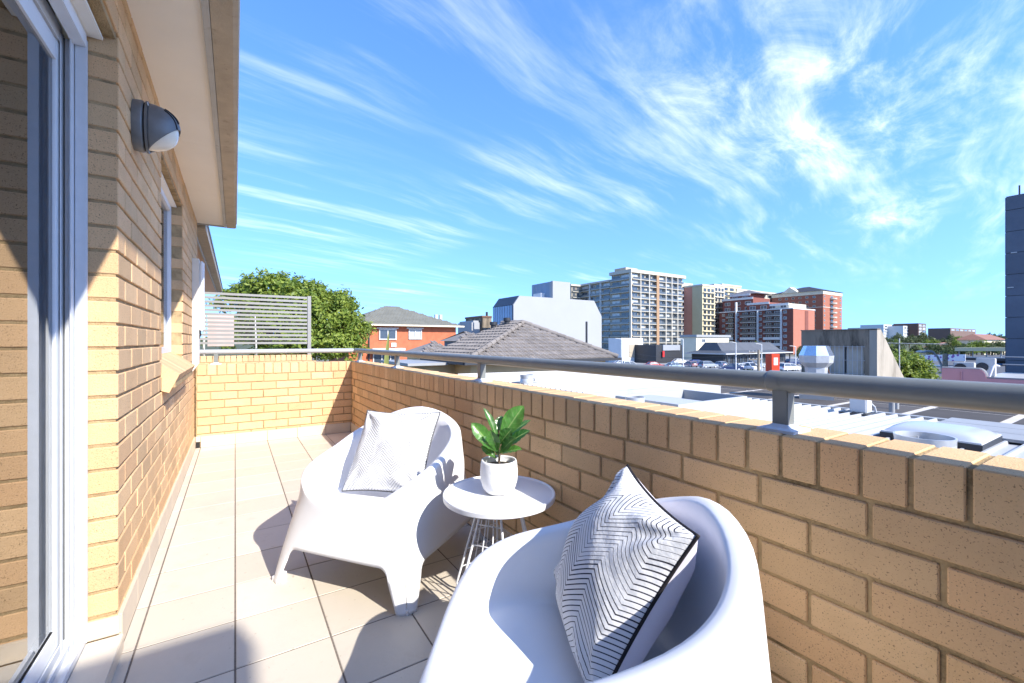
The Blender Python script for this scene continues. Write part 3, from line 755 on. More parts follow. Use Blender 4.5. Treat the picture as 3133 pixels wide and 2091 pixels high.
# ---- side table
TC = Vector((0.948, 1.585, 0)); TZ = 0.456; TR = 0.238
tb = thing('side_table', 'round white steel side table with wire legs between the armchairs', 'table', TC)
link('table_top', mesh(*lathe([(0.0, TZ-0.004), (TR-0.012, TZ-0.004), (TR-0.008, TZ), (TR-0.002, TZ-0.001), (TR, TZ-0.006), (TR-0.001, TZ-0.022), (TR-0.006, TZ-0.026), (TR-0.01, TZ-0.022), (TR-0.012, TZ-0.010), (0.0, TZ-0.010)], 72), POWDERW, True), tb)
tb.children[0].data.set_sharp_from_angle(angle=R(22))
for k in range(3):
    a0 = R(215+120*k); ca, sa = math.cos(a0), math.sin(a0)
    def lp(r, tq, z): return (ca*r-sa*tq, sa*r+ca*tq, z)
    # outer U wire: top -> floor -> along the floor -> back up
    U = []
    for i in range(13):
        t = i/12; U.append(lp(0.075+0.085*t, -0.035-0.075*t, TZ-0.012-(TZ-0.06)*t))
    U += [lp(0.166, -0.112, 0.035), lp(0.169, -0.104, 0.012), lp(0.170, -0.09, 0.0052), lp(0.170, 0.09, 0.0052), lp(0.169, 0.104, 0.012), lp(0.166, 0.112, 0.035)]
    U += [lp(0.075+0.085*t, 0.035+0.075*t, TZ-0.012-(TZ-0.06)*t) for t in [1-i/12 for i in range(13)]]
    tube('wire_leg', tb, U, 0.0050, POWDERW, 8, local=True)
    lines = []
    for q in (0.25, 0.45, 0.65, 0.85):
        r = 0.075+0.085*q; wd = 0.035+0.075*q; z = TZ-0.012-(TZ-0.06)*q; lines.append([lp(r, -wd, z), lp(r, wd, z)])
    lines.append([lp(0.075, -0.012, TZ-0.012), lp(0.170, -0.035, 0.006)]); lines.append([lp(0.075, 0.012, TZ-0.012), lp(0.170, 0.035, 0.006)])
    V = []; Fc = []
    for pts in lines:
        a, f = tube_data(pts, 0.0026, 6); b = len(V); V += a; Fc += [tuple(i+b for i in q) for q in f]
    link('wire_rungs', mesh(V, Fc, POWDERW, True), tb)
# ---- pot and plant
PC = TC+Vector((-0.002, 0.0, TZ-0.0035))
pt_ = thing('plant_pot', 'white rounded ceramic pot on the side table', 'pot', PC)
link('pot', mesh(*lathe([(0.0, 0.0), (0.040, 0.0), (0.054, 0.005), (0.069, 0.024), (0.0785, 0.055), (0.0805, 0.090), (0.0765, 0.130), (0.0735, 0.1395), (0.0685, 0.1395), (0.067, 0.134), (0.068, 0.112), (0.0, 0.112)], 56), POT, True), pt_)
link('soil', mesh(*lathe([(0.0, 0.121), (0.05, 0.118), (0.0675, 0.113)], 30), SOIL, True), pt_)
PLEAF = bpy.data.materials.new('fig_leaf'); PLEAF.use_nodes = True
def _pl():
    t = PLEAF.node_tree; N = t.nodes; L = t.links; p = N['Principled BSDF']; p.inputs['Roughness'].default_value = 0.30; p.inputs['Specular IOR Level'].default_value = 0.5
    uv = N.new('ShaderNodeUVMap'); se = N.new('ShaderNodeSeparateXYZ'); L.new(uv.outputs[0], se.inputs[0])
    ab_ = N.new('ShaderNodeMath'); ab_.operation = 'ABSOLUTE'; L.new(se.outputs[0], ab_.inputs[0])
    lt = N.new('ShaderNodeMath'); lt.operation = 'LESS_THAN'; L.new(ab_.outputs[0], lt.inputs[0]); lt.inputs[1].default_value = 0.06
    oi = N.new('ShaderNodeObjectInfo'); mx = N.new('ShaderNodeMix'); mx.data_type = 'RGBA'; L.new(oi.outputs['Random'], mx.inputs[0])
    mx.inputs[6].default_value = (0.016, 0.085, 0.022, 1); mx.inputs[7].default_value = (0.085, 0.235, 0.04, 1)
    m2 = N.new('ShaderNodeMix'); m2.data_type = 'RGBA'; L.new(lt.outputs[0], m2.inputs[0]); L.new(mx.outputs[2], m2.inputs[6]); m2.inputs[7].default_value = (0.25, 0.36, 0.12, 1)
    vm = N.new('ShaderNodeMath'); vm.operation = 'MULTIPLY_ADD'; L.new(ab_.outputs[0], vm.inputs[0]); vm.inputs[1].default_value = -1.3; 
    vt = N.new('ShaderNodeMath'); vt.operation = 'MULTIPLY'; L.new(se.outputs[1], vt.inputs[0]); vt.inputs[1].default_value = 8.0; L.new(vt.outputs[0], vm.inputs[2])
    vf = N.new('ShaderNodeMath'); vf.operation = 'FRACT'; L.new(vm.outputs[0], vf.inputs[0]); vl = N.new('ShaderNodeMath'); vl.operation = 'LESS_THAN'; L.new(vf.outputs[0], vl.inputs[0]); vl.inputs[1].default_value = 0.11
    vs_ = N.new('ShaderNodeMath'); vs_.operation = 'MULTIPLY'; L.new(vl.outputs[0], vs_.inputs[0]); vs_.inputs[1].default_value = 0.4
    m3 = N.new('ShaderNodeMix'); m3.data_type = 'RGBA'; L.new(vs_.outputs[0], m3.inputs[0]); L.new(m2.outputs[2], m3.inputs[6]); m3.inputs[7].default_value = (0.20, 0.34, 0.10, 1)
    gp = N.new('ShaderNodeNewGeometry'); nz = N.new('ShaderNodeTexNoise'); nz.inputs['Scale'].default_value = 45; nz.inputs['Detail'].default_value = 4; L.new(gp.outputs['Position'], nz.inputs['Vector'])
    nr = N.new('ShaderNodeMapRange'); L.new(nz.outputs[0], nr.inputs[0]); nr.inputs[1].default_value = .3; nr.inputs[2].default_value = .7; nr.inputs[3].default_value = .7; nr.inputs[4].default_value = 1.25
    sc3 = N.new('ShaderNodeVectorMath'); sc3.operation = 'SCALE'; L.new(m3.outputs[2], sc3.inputs[0]); L.new(nr.outputs[0], sc3.inputs['Scale'])
    L.new(sc3.outputs[0], p.inputs['Base Color'])
    bp = N.new('ShaderNodeBump'); bp.inputs['Strength'].default_value = .35; bp.inputs['Distance'].default_value = .003; L.new(vl.outputs[0], bp.inputs['Height']); L.new(bp.outputs[0], p.inputs['Normal'])
    tr = N.new('ShaderNodeBsdfTranslucent'); tr.inputs[0].default_value = (0.16, 0.34, 0.05, 1); ms = N.new('ShaderNodeMixShader'); ms.inputs[0].default_value = 0.22
    L.new(p.outputs[0], ms.inputs[1]); L.new(tr.outputs[0], ms.inputs[2]); L.new(ms.outputs[0], N['Material Output'].inputs[0])
_pl()
pl = thing('fig_plant', 'small green fiddle-leaf plant in the white pot', 'plant', PC+Vector((0, 0, 0.112)))
rv = Vector((DY, -DX, 0)); dv = Vector((DX, DY, 0)); upv = Vector((0, 0, 1))
tube('stem', pl, [(0, 0, 0), (0.004, 0.003, 0.05), (0.0, 0.006, 0.10), (0.004, 0.004, 0.15)], 0.005, BARK, 8, taper=[1.1, 1, .8, .5], local=True)
def leafobj(base, tip, width, curl, nrm):
    base, tip, nrm = Vector(base), Vector(tip), Vector(nrm).normalized()
    ax = tip-base; ln = ax.length; ax.normalize(); nrm = (nrm-ax*nrm.dot(ax)).normalized(); sd = ax.cross(nrm); V = []; UV = []; n = 16; mW = 8
    for i in range(n+1):
        t = i/n; wv = width*(math.sin(math.pi*t**1.15)**0.75)*(0.42+0.95*t-0.35*t*t) if 0 < t < 1 else 0.0008
        for j in range(mW+1):
            s = 2*j/mW-1
            V.append(base+ax*ln*t+nrm*(curl*math.sin(math.pi*t*0.9)*ln*0.55-curl*0.35*ln*t*t)+nrm*(abs(s)**1.4*wv*0.34+0.002*math.sin(t*30)*abs(s))+sd*s*wv); UV.append((s, t))
    Fc = [(i*(mW+1)+j, i*(mW+1)+j+1, (i+1)*(mW+1)+j+1, (i+1)*(mW+1)+j) for i in range(n) for j in range(mW)]
    me = mesh(V, Fc, PLEAF, True); ul = me.uv_layers.new(name='UVMap')
    for lp_ in me.loops: ul.data[lp_.index].uv = UV[lp_.vertex_index]
    return link('leaf', me, pl)
# (image-right, depth, up) offsets in metres: base, tip, width, curl, facing
def cv3(a): return rv*a[0]+dv*a[1]+upv*a[2]
for b, t_, wd, cu, nn in [
    ((0.0, 0, 0.10), (0.105, 0.01, 0.255), 0.050, 0.05, (-0.35, -0.9, 0.3)),
    ((-0.02, 0, 0.07), (-0.115, -0.01, 0.185), 0.036, 0.12, (-0.3, -0.6, 0.7)),
    ((-0.01, 0, 0.06), (-0.085, -0.05, 0.125), 0.034, 0.10, (-0.2, -0.6, 0.8)),
    ((0.01, 0, 0.06), (0.130, -0.01, 0.155), 0.036, 0.14, (-0.2, -0.5, 0.85)),
    ((0.01, 0, 0.05), (0.095, -0.03, 0.080), 0.027, 0.12, (-0.2, -0.4, 0.9)),
    ((0.0, 0, 0.09), (-0.065, 0.02, 0.245), 0.020, 0.10, (0.6, -0.7, 0.2)),
    ((0.0, 0, 0.09), (0.055, -0.03, 0.165), 0.034, 0.08, (-0.3, -0.9, 0.2)),
    ((0.0, 0, 0.10), (0.01, 0.05, 0.205), 0.036, 0.05, (0.0, -0.9, 0.4)),
    ((0.01, 0, 0.10), (0.135, 0.04, 0.190), 0.020, 0.10, (0.0, -0.5, 0.9)),
    ((0.0, 0, 0.05), (0.07, -0.06, 0.135), 0.030, 0.10, (-0.5, -0.7, 0.4)),
    ((0.0, 0, 0.04), (-0.05, 0.06, 0.13), 0.030, 0.10, (0.0, -0.5, 0.8)),
    ((0.0, 0, 0.06), (-0.035, -0.06, 0.165), 0.030, 0.10, (-0.2, -0.8, 0.5)), ((0.01, 0, 0.07), (0.10, 0.03, 0.125), 0.032, 0.12, (-0.1, -0.6, 0.8)), ((-0.01, 0, 0.03), (-0.075, 0.0, 0.085), 0.026, 0.12, (-0.2, -0.5, 0.8))]:
    leafobj(cv3(b), cv3(t_), wd, cu, cv3(nn))
#--BG--
# ================================================================== GROUND
gnd = poly('ground', None, [(-1500, -1500, -5.02), (2500, -1500, -5.02), (2500, 3000, -5.02), (-1500, 3000, -5.02)], [(0, 1, 2, 3)], mat('dry_ground', (0.16, 0.15, 0.11), 0.95, 0.3, 0.05)); tag(gnd, kind='structure')
cpk = poly('car_park', None, [(30, 35, -5.0), (190, 35, -5.0), (190, 130, -5.0), (30, 130, -5.0)], [(0, 1, 2, 3)], mat('pale_asphalt', (0.25, 0.25, 0.25), 0.9, 0.12, 0.3)); tag(cpk, kind='structure')  # car park surface in a paler grey than the road

# ================================================================== trees
def leaf_cloud(blobs, n, size, m, seed, squash=1.0, shell=0.55):
    """leaf quads in clumps spread through a set of ellipsoid lobes, in local coordinates"""
    rnd = random.Random(seed); V = []; Fc = []
    tot = sum(b[3]**2 for b in blobs)
    for (bx, by, bz, br) in blobs:
        k = int(n*br*br/tot); clumps = max(6, k//26)
        for c in range(clumps):
            d = Vector((rnd.gauss(0, 1), rnd.gauss(0, 1), rnd.gauss(0, 1))).normalized()
            if d.z < -0.45: d.z *= -0.6
            rr_ = br*(shell+(1-shell)*rnd.random()**0.45)*rnd.uniform(0.88, 1.06)
            cc_ = Vector((bx, by, bz))+Vector((d.x, d.y, d.z*squash))*rr_; cs = size*rnd.uniform(2.0, 3.6)
            for i in range(26):
                e = Vector((rnd.gauss(0, 1), rnd.gauss(0, 1), rnd.gauss(0, .55)))*cs*0.5; p = cc_+e
                nn = (d*0.8+Vector((rnd.gauss(0, .6), rnd.gauss(0, .6), rnd.gauss(0.35, .6)))).normalized()
                t1 = nn.orthogonal().normalized(); t1 = Matrix.Rotation(rnd.uniform(0, 6.28), 3, nn) @ t1; t2 = nn.cross(t1); s = size*rnd.uniform(0.6, 1.25); b = len(V)
                V += [p-t1*s, p-t2*s*0.42, p+t1*s, p+t2*s*0.42]; Fc.append((b, b+1, b+2, b+3))
    return mesh(V, Fc, m)
def tree(name, label, loc, height, blobs, n, size, m, seed, group=None, trunk_r=0.3, squash=0.85):
    t = thing(name, label, 'tree', loc, 0, group); rnd = random.Random(seed)
    link('crown', leaf_cloud(blobs, n, size, m, seed, squash), t)
    V = []; Fc = []
    top = height*0.55
    lines = [[(0, 0, 0), (0.1*height*0.1, 0, top*0.5), (0, 0, top)]]
    a, f = tube_data(lines[0], trunk_r, 8, taper=[1.2, .85, .6]); V += a; Fc += f
    for (bx, by, bz, br) in blobs[:7]:
        s0 = Vector((0, 0, top*rnd.uniform(0.55, 0.95))); e0 = Vector((bx, by, bz)); a, f = tube_data([s0, (s0+e0)/2+Vector((0, 0, -0.08*height)), e0], trunk_r*0.45, 6, taper=[1, .7, .25]); b = len(V); V += a; Fc += [tuple(i+b for i in q) for q in f]
    link('trunk', mesh(V, Fc, BARK, True), t)
    return t
def lobes(rx, ry, z0, z1, n, r0, r1, seed):
    rnd = random.Random(seed); out = []
    for i in range(n):
        a = 2*math.pi*(i+rnd.random()*0.6)/n; q = rnd.uniform(0.25, 1.0); zz = z0+(z1-z0)*(1-q*q*0.7)*rnd.uniform(0.75, 1.0)
        out.append((rx*q*math.cos(a), ry*q*math.sin(a), zz, rnd.uniform(r0, r1)))
    return out
p = at(690, 784, 36); gz = -5.02
bl_ = lobes(3.9, 3.9, 5.0, 9.0, 12, 2.0, 2.9, 3)
# shape the crown after the photograph: highest left of centre, stepping down to the right
rv2 = Vector((DY, -DX, 0))
def lobe(px_, py_, L, r): q = at(px_, py_, L); return (q.x-p.x, q.y-p.y, q.z-gz, r)
bl_ = [lobe(625, 678, 36, 2.35), lobe(562, 698, 36, 1.9), lobe(690, 705, 34.5, 2.3), lobe(752, 725, 35, 2.2), lobe(790, 760, 36, 2.0), lobe(640, 760, 33.5, 2.4), lobe(720, 790, 33.5, 2.4), lobe(560, 775, 35, 2.2), lobe(780, 805, 34.5, 1.8), lobe(650, 820, 34, 2.0), lobe(700, 700, 38, 2.4), lobe(620, 730, 38.5, 2.4), lobe(770, 700, 37, 1.4)]
tree('broadleaf_tree', 'large round-headed bright green tree behind the slatted screen', (p.x, p.y, gz), 11, [(a, b, c, r*1.12) for a, b, c, r in bl_], 52000, 0.18, LEAF_A, 5, None, 0.4)

# ================================================================== building helpers
def fbox(name, t, ax, c, a0, a1, d0, d1, z0, z1, m):
    """box on a facade: ax 'x' = wall at y=c facing -y, ax 'y' = wall at x=c facing -x; d = distance out of the wall"""
    if ax == 'x': return box(name, t, min(a0, a1), max(a0, a1), c-d1, c-d0, z0, z1, m)
    return box(name, t, c-d1, c-d0, min(a0, a1), max(a0, a1), z0, z1, m)
_wf = {}
def window(t, ax, c, a0, a1, z0, z1, fm, bars=1, fr=0.07, pm=None, hang=0):
    """window with frame (shared mesh) and pane, set against a facade"""
    wd, ht = abs(a1-a0), z1-z0; k = (ax, round(wd, 2), round(ht, 2), fm.name, bars)
    if k not in _wf:
        V = []; Fc = []
        rects = [(-wd/2, wd/2, -ht/2, -ht/2+fr), (-wd/2, wd/2, ht/2-fr, ht/2), (-wd/2, -wd/2+fr, -ht/2+fr, ht/2-fr), (wd/2-fr, wd/2, -ht/2+fr, ht/2-fr)]
        for i in range(bars): q = -wd/2+wd*(i+1)/(bars+1); rects.append((q-fr*.4, q+fr*.4, -ht/2+fr, ht/2-fr))
        for (p0, p1, q0, q1) in rects:
            b = len(V)
            for dpt in (-0.06, 0.0):
                for a_, z_ in ((p0, q0), (p1, q0), (p1, q1), (p0, q1)): V.append((a_, dpt, z_) if ax == 'x' else (dpt, a_, z_))
            Fc += [tuple(b+i for i in q) for q in ((0, 1, 2, 3), (7, 6, 5, 4), (0, 4, 5, 1), (1, 5, 6, 2), (2, 6, 7, 3), (3, 7, 4, 0))]
        _wf[k] = mesh(V, Fc, fm)
    am = (a0+a1)/2; zm = (z0+z1)/2; loc = Vector((am, c-0.03, zm)) if ax == 'x' else Vector((c-0.03, am, zm))
    o = link('window', _wf[k], t, loc-off(t))
    sc = (wd-2*fr*0.9, 0.02, ht-2*fr*0.9) if ax == 'x' else (0.02, wd-2*fr*0.9, ht-2*fr*0.9)
    link('pane', cube(pm or WIN), o, (0, 0.015, 0) if ax == 'x' else (0.015, 0, 0), None, sc)
    return o
CURT = mat('curtained_glass', (0.42, 0.43, 0.42), 0.25, 0.3, 0.8, rand=0.35, spec=0.7)
def hip(name, t, x0, x1, y0, y1, z0, ridge, m, along='x', pitch=None, ov=0.5):
    x0 -= ov; x1 += ov; y0 -= ov; y1 += ov
    if along == 'x': h = (y1-y0)/2; A = (x0+h, (y0+y1)/2, ridge); B = (x1-h, (y0+y1)/2, ridge)
    else: h = (x1-x0)/2; A = ((x0+x1)/2, y0+h, ridge); B = ((x0+x1)/2, y1-h, ridge)
    V = [(x0, y0, z0), (x1, y0, z0), (x1, y1, z0), (x0, y1, z0), A, B]
    Fc = [(0, 1, 5, 4), (1, 2, 5), (2, 3, 4, 5), (3, 0, 4), (3, 2, 1, 0)] if along == 'x' else [(0, 1, 4), (1, 2, 5, 4), (2, 3, 5), (3, 0, 4, 5), (3, 2, 1, 0)]
    return poly(name, t, V, Fc, m), V
ROOFT = mat('grey_roof_tile', (0.205, 0.18, 0.16), 0.85, 0.12, 1.5, rand=0.16, stain=((0.08, 0.07, 0.062), 0.60, 0.6), sscale=0.9)
ROOFB = mat('weathered_roof_tile', (0.185, 0.18, 0.15), 0.9, 0.15, 1.0, rand=0.1)
def tile_facet(t, tri, m, tw=0.30, th=0.33, cap=300, name='roof_tile'):
    """tri: eave-left, eave-right, then the upper corners; lays lapped tiles row by row"""
    P = [Vector(q) for q in tri]; u = (P[1]-P[0]).normalized(); nrm_ = (P[1]-P[0]).cross(P[-1]-P[0]).normalized(); v = nrm_.cross(u)
    if v.z < 0: v = -v
    nrm_ = u.cross(v)
    q2 = [((q-P[0]).dot(u), (q-P[0]).dot(v)) for q in P]
    def inside(a, b):
        r = False; j = len(q2)-1
        for i in range(len(q2)):
            (xi, yi), (xj, yj) = q2[i], q2[j]
            if (yi > b) != (yj > b) and a < (xj-xi)*(b-yi)/(yj-yi)+xi: r = not r
            j = i
        return r
    prof = [(-0.5, 0.0), (-0.38, 0.028), (-0.22, 0.028), (-0.1, 0.0), (0.12, 0.0), (0.24, 0.028), (0.40, 0.028), (0.5, 0.0)]
    V = []; Fc = []
    for k, yy_ in enumerate((-0.5, 0.56)):
        for a_, z_ in prof: V.append((a_*tw, yy_*th, z_+(0.045 if k == 0 else 0.004)))
    n = len(prof); Fc = [(i, i+1, n+i+1, n+i) for i in range(n-1)]
    for a_, z_ in prof: V.append((a_*tw, -0.5*th, 0.0))
    Fc += [(2*n+i, 2*n+i+1, i+1, i) for i in range(n-1)]
    key = ('tile', m.name, tw, th)
    if key not in _bm: _bm[key] = mesh(V, Fc, m)
    me = _bm[key]; rot = Matrix((u, v, nrm_)).transposed().to_euler()
    hmax = max(b for a, b in q2); lo = min(a for a, b in q2); hi_ = max(a for a, b in q2); cnt = 0; JV = []; JF = []
    r = 0
    while (r+0.5)*th < hmax:
        b = (r+0.5)*th; a = lo+tw*(0.5 if r % 2 == 0 else 1.0)
        while a < hi_:
            if inside(a, b):
                w_ = P[0]+u*a+v*b+nrm_*0.02
                if cnt < cap: link(name, me, t, w_-off(t), rot); cnt += 1
                else:
                    s = len(JV); JV += [w_+u*q[0]+v*q[1]+nrm_*q[2] for q in V]; JF += [tuple(s+i for i in f) for f in Fc]
            a += tw
        r += 1
    if JV: tag(poly('roof_tiling', t, JV, JF, m), kind='stuff')

# ---- red brick flats with grey tiled roof
p = at(950, 784, 44); Y = p.y; x0, x1 = x_on(800, Y), x_on(1046, Y); ez = z_at(748, dep(x_on(950, Y), Y))
rb = thing('brick_flats', 'orange-red brick flats with weathered grey tiled hip roof and white framed windows', 'building', (x0, Y, -5))
real_box('wall', rb, x0, x1, Y, Y+10, -5, ez, REDBRICK)
_, HV = hip('roof', rb, x0, x1, Y, Y+10, ez, ez+2.3, ROOFB, 'x', ov=0.6)
tile_facet(rb, [HV[0], HV[1], HV[5], HV[4]], ROOFB, 0.36, 0.42, 0)
box('gutter', rb, x0-0.66, x1+0.66, Y-0.70, Y-0.60, ez-0.08, ez+0.07, CREAM); box('eaves', rb, x0-0.6, x1+0.6, Y-0.6, Y-0.002, ez-0.05, ez-0.02, WHITE)
def zz(y, px_=950): return z_at(y, dep(x_on(px_, Y), Y))
for (pa, pb, ya, yb) in ((869, 909, 755, 780), (937, 967, 755, 779)):
    window(rb, 'x', Y-0.02, x_on(pa, Y), x_on(pb, Y), zz(yb, pa), zz(ya, pa), WHITE, 1, 0.10, CURT if pa > 900 else None)
    box('lintel', rb, x_on(pa, Y)-0.2, x_on(pb, Y)+0.2, Y-0.12, Y-0.003, zz(ya, pa)+0.01, zz(ya, pa)+0.14, WHITE)
XA, XB = x_on(855, Y), x_on(915, Y)
box('balcony_slab', rb, XA-0.3, XB+0.3, Y-1.1, Y-0.004, zz(801)-0.12, zz(801)+0.10, WHITE)
window(rb, 'x', Y-0.02, XA, XB, zz(838), zz(804), WHITE, 2, 0.1)
box('meter_box', rb, x_on(897, Y), x_on(908, Y), Y-0.15, Y-0.003, zz(796), zz(787), WHITE)
box('downpipe', rb, x_on(846, Y)-0.06, x_on(846, Y)+0.06, Y-0.14, Y-0.004, -5, ez-0.1, DARK)
XV = x_on(1020, Y)
for i, q in enumerate((1000, 1010)): box('roof_vent', rb, x_on(q, Y+2)-0.15, x_on(q, Y+2)+0.15, Y+1.8, Y+2.1, ez+0.7, ez+1.35, ZINC)
for i in range(30):
    pass
pn = at(915, 784, 75)
pt2 = thing('pine_tree', 'dark tip of a conifer rising behind the brick flats roof', 'tree', (pn.x, pn.y, -5))
link('crown', leaf_cloud([(0, 0, 10.2, 0.6), (0, 0, 9.2, 1.2), (0, 0, 8.0, 1.7), (0, 0, 6.5, 2.2)], 1500, 0.16, LEAF_B, 8, 0.5), pt2); tube('trunk', pt2, [(0, 0, 0), (0, 0, 10.4)], 0.2, BARK, 6, taper=[1, .2], local=True)

# ---- grey tiled house in front (long cream brick wall on the white roof side)
hx0, hx1, hy0, hy1, hz = 7.1, 14.9, 14.25, 18.6, 0.33
gh = thing('tiled_house', 'cream brick house with grey concrete tiled hip roof beyond the white metal roof', 'house', (hx0, hy0, -5))
CBR = mat('cream_brick_far', (0.60, 0.44, 0.24), 0.85, 0.08, 1.5)
real_box('wall', gh, hx0+0.4, hx1-0.4, hy0+0.4, hy1, -5, hz-0.02, CBR)
pk = (11.75, 17.4, 1.96); pk2 = (11.3, 18.6, 1.96)
e0, e1, e2, e3 = (hx0, hy0, hz), (hx1, hy0, hz), (hx1, hy1+0.3, hz), (hx0, hy1+0.3, hz)
poly('roof', gh, [e0, e1, e2, e3, pk, pk2], [(0, 1, 4), (1, 2, 5, 4), (2, 3, 5), (3, 0, 4, 5), (3, 2, 1, 0)], ROOFT)
tile_facet(gh, [e0, e1, pk], ROOFT, 0.30, 0.34, 220); tile_facet(gh, [e3, e0, pk, pk2], ROOFT, 0.32, 0.36, 80)
for a, b in ((e0, pk), (e1, pk), (pk, pk2)):
    A, B = Vector(a)+Vector((0, 0, .06)), Vector(b)+Vector((0, 0, .07)); k = int((B-A).length/0.4)
    for i in range(k): 
        s0 = A+(B-A)*(i/k); s1 = A+(B-A)*((i+1.12)/k); tube('ridge_cap', gh, [s0, s1], 0.115, ROOFT, 8, taper=[1.1, 0.9])
box('gutter', gh, hx0-0.1, hx1+0.1, hy0-0.13, hy0-0.01, hz-0.10, hz+0.02, DARK); box('gutter', gh, hx1+0.01, hx1+0.12, hy0-0.1, hy1, hz-0.10, hz+0.02, DARK)
box('gutter', gh, hx0-0.12, hx0-0.01, hy0, hy1, hz-0.10, hz+0.02, DARK)
for q, yy_ in ((1163, 17.9), (1132, 18.3)):
    X = x_on(q, yy_); zr_ = hz+(X-hx0)*0.37
    o = tube('roof_vent', gh, [(X, yy_, zr_-0.2), (X, yy_, zr_+0.25), (X, yy_, zr_+0.27), (X, yy_, zr_+0.42)], 0.13, DARK, 12, taper=[1, 1, 1.4, 1.4])
tube('flue_pole', gh, [(14.2, 15.6, 0.3), (14.2, 15.6, 2.05)], 0.05, DARK, 8)
box('bathroom_window', gh, hx0+0.36, hx0+0.395, 15.5, 16.3, -1.2, -0.5, WIN)
# mosaic-tiled panel of the wall above the white roof
gw = thing('garden_wall', 'low cream brick wall standing left of the white metal roof', 'wall', (4.6, 13.0, -5))
real_box('masonry', gw, 4.2, 6.9, 13.4, 13.62, -5, -0.62, CBR); box('coping', gw, 4.15, 6.95, 13.36, 13.66, -0.62, -0.56, CREAM)
# two lower roofs left of it
for (pa, pb, L, ye, yr, nm, lab) in ((959, 1069, 19.5, 812, 785, 'lean_to', 'lower grey tiled hip roof wing against the brick flats'), (1048, 1130, 23.0, 783, 761, 'rear_wing', 'upper rear wing with grey tiled roof behind the tiled house')):
    q = at(pa, 784, L); Yq = q.y; xa, xb = q.x, x_on(pb, Yq); zq = z_at(ye, L)
    t = thing(nm, lab, 'house', (xa, Yq, -5)); real_box('wall', t, xa+0.25, xb-0.25, Yq+0.25, Yq+2.2, -5, zq, mat('blue_grey_wall', (.20, .23, .27), .7) if nm == 'rear_wing' else CBR)
    _, HV = hip('roof', t, xa, xb, Yq, Yq+2.4, zq, z_at(yr, L+2), ROOFT, 'x', ov=0.0)
    if True: tile_facet(t, [HV[0], HV[1], HV[5], HV[4]], ROOFT, 0.30, 0.34, 120)
    else: tile_facet(t, [HV[0], HV[1], HV[4]], ROOFT, 0.30, 0.34, 80); tile_facet(t, [HV[3], HV[0], HV[4], HV[5]], ROOFT, 0.3, 0.34, 80)
    box('gutter', t, xa-0.1, xb+0.1, Yq-0.12, Yq-0.01, zq-0.1, zq+0.02, DARK)
# cream annex below
q = at(985, 784, 17); an = thing('cream_annex', 'small cream brick annex with grey flat roof below the tiled roofs', 'house', (q.x, q.y, -5))
xa, xb = x_on(945, q.y), x_on(1065, q.y); real_box('wall', an, xa, xb, q.y, q.y+3, -5, z_at(838, 17), CBR); box('flat_roof', an, xa-0.3, xb+0.3, q.y-0.4, q.y+3.2, z_at(838, 17)+0.002, z_at(832, 17), ZINCG)
window(an, 'x', q.y-0.02, x_on(957, q.y), x_on(972, q.y), z_at(858, 17), z_at(846, 17), DARK, 0, 0.05)

# ---- white office block
p = at(1178, 784, 60); X0, Y0 = p.x, p.y; X1 = x_on(1380, Y0); Y1 = y_on(1131, X0); zt = z_at(678, 60)
wb = thing('office_block', 'blank white office block with blue glazed end and square rooftop tower', 'building', (X0, Y0, -5))
WH = mat('white_block_render', (0.33, 0.335, 0.34), 0.8, 0.03, 0.4)
c0 = 1.3; c1 = 2.0
prof = [(X0, -5), (X1, -5), (X1, zt-c1-0.4), (X1-1.6, zt), (X0+1.0, zt), (X0, zt-c0)]
V = [(a, Y0, b) for a, b in prof]+[(a, Y1, b) for a, b in prof]
poly('shell', wb, V, [(0, 1, 2, 3, 4, 5), (11, 10, 9, 8, 7, 6)]+[(i, i+6, (i+1) % 6+6, (i+1) % 6) for i in range(6)], WH)
BLUEG = mat('blue_curtain_glass', (0.10, 0.17, 0.30), 0.12, 0.15, 0.3, rand=0.25, spec=0.9); MUL = mat('navy_mullion', (0.03, 0.045, 0.07), 0.5)
ny = 8; zf = zt-c0-0.05
for i in range(ny):
    ya, yb = Y0+0.25+(Y1-Y0-0.3)*i/ny, Y0+0.25+(Y1-Y0-0.3)*(i+1)/ny
    for j, (za, zb2) in enumerate(((zf-2.2, zf), (zf-3.1, zf-2.25), (zf-6.2, zf-3.15), (zf-7.1, zf-6.25), (zf-10, zf-7.15))):
        box('glass_panel', wb, X0-0.05, X0-0.01, ya+0.05, yb-0.05, za, zb2, BLUEG)
box('mullion_grid', wb, X0-0.03, X0-0.003, Y0+0.2, Y1, -4, zf+0.1, MUL)
poly('sloped_glazing', wb, [(X0-0.02, Y0+0.2, zt-c0+0.03), (X0-0.02, Y1, zt-c0+0.03), (X0+1.0, Y1, zt+0.03), (X0+1.0, Y0+0.2, zt+0.03)], [(0, 1, 2, 3)], MUL)
Yt = Y0+0.004; xa = x_on(1268, Y0); xb = x_on(1308, Y0); zt2 = z_at(641, 62)
STB = mat('weathered_blue_metal', (0.20, 0.27, 0.36), 0.6, 0.15, 0.8, stain=((0.36, 0.35, 0.34), 0.48, 0.8), sscale=1.2, stretch=(1, 1, 0.25))
real_box('rooftop_tower', wb, xa, xb, Y0-0.003, Y0+0.5, zt-0.5, zt2, WH); real_box('tower_cladding', wb, xa+0.01, xb-0.01, Y0+0.5, y_on(1220, xa), zt-0.3, zt2-0.05, STB)
box('roof_plant', wb, x_on(1232, Y0+3), x_on(1252, Y0+3), Y0+2, Y0+4, zt, zt+0.9, WHITE); box('roof_plant', wb, x_on(1212, Y0+5), x_on(1218, Y0+5), Y0+5, Y0+6, zt, zt+0.6, DARK)
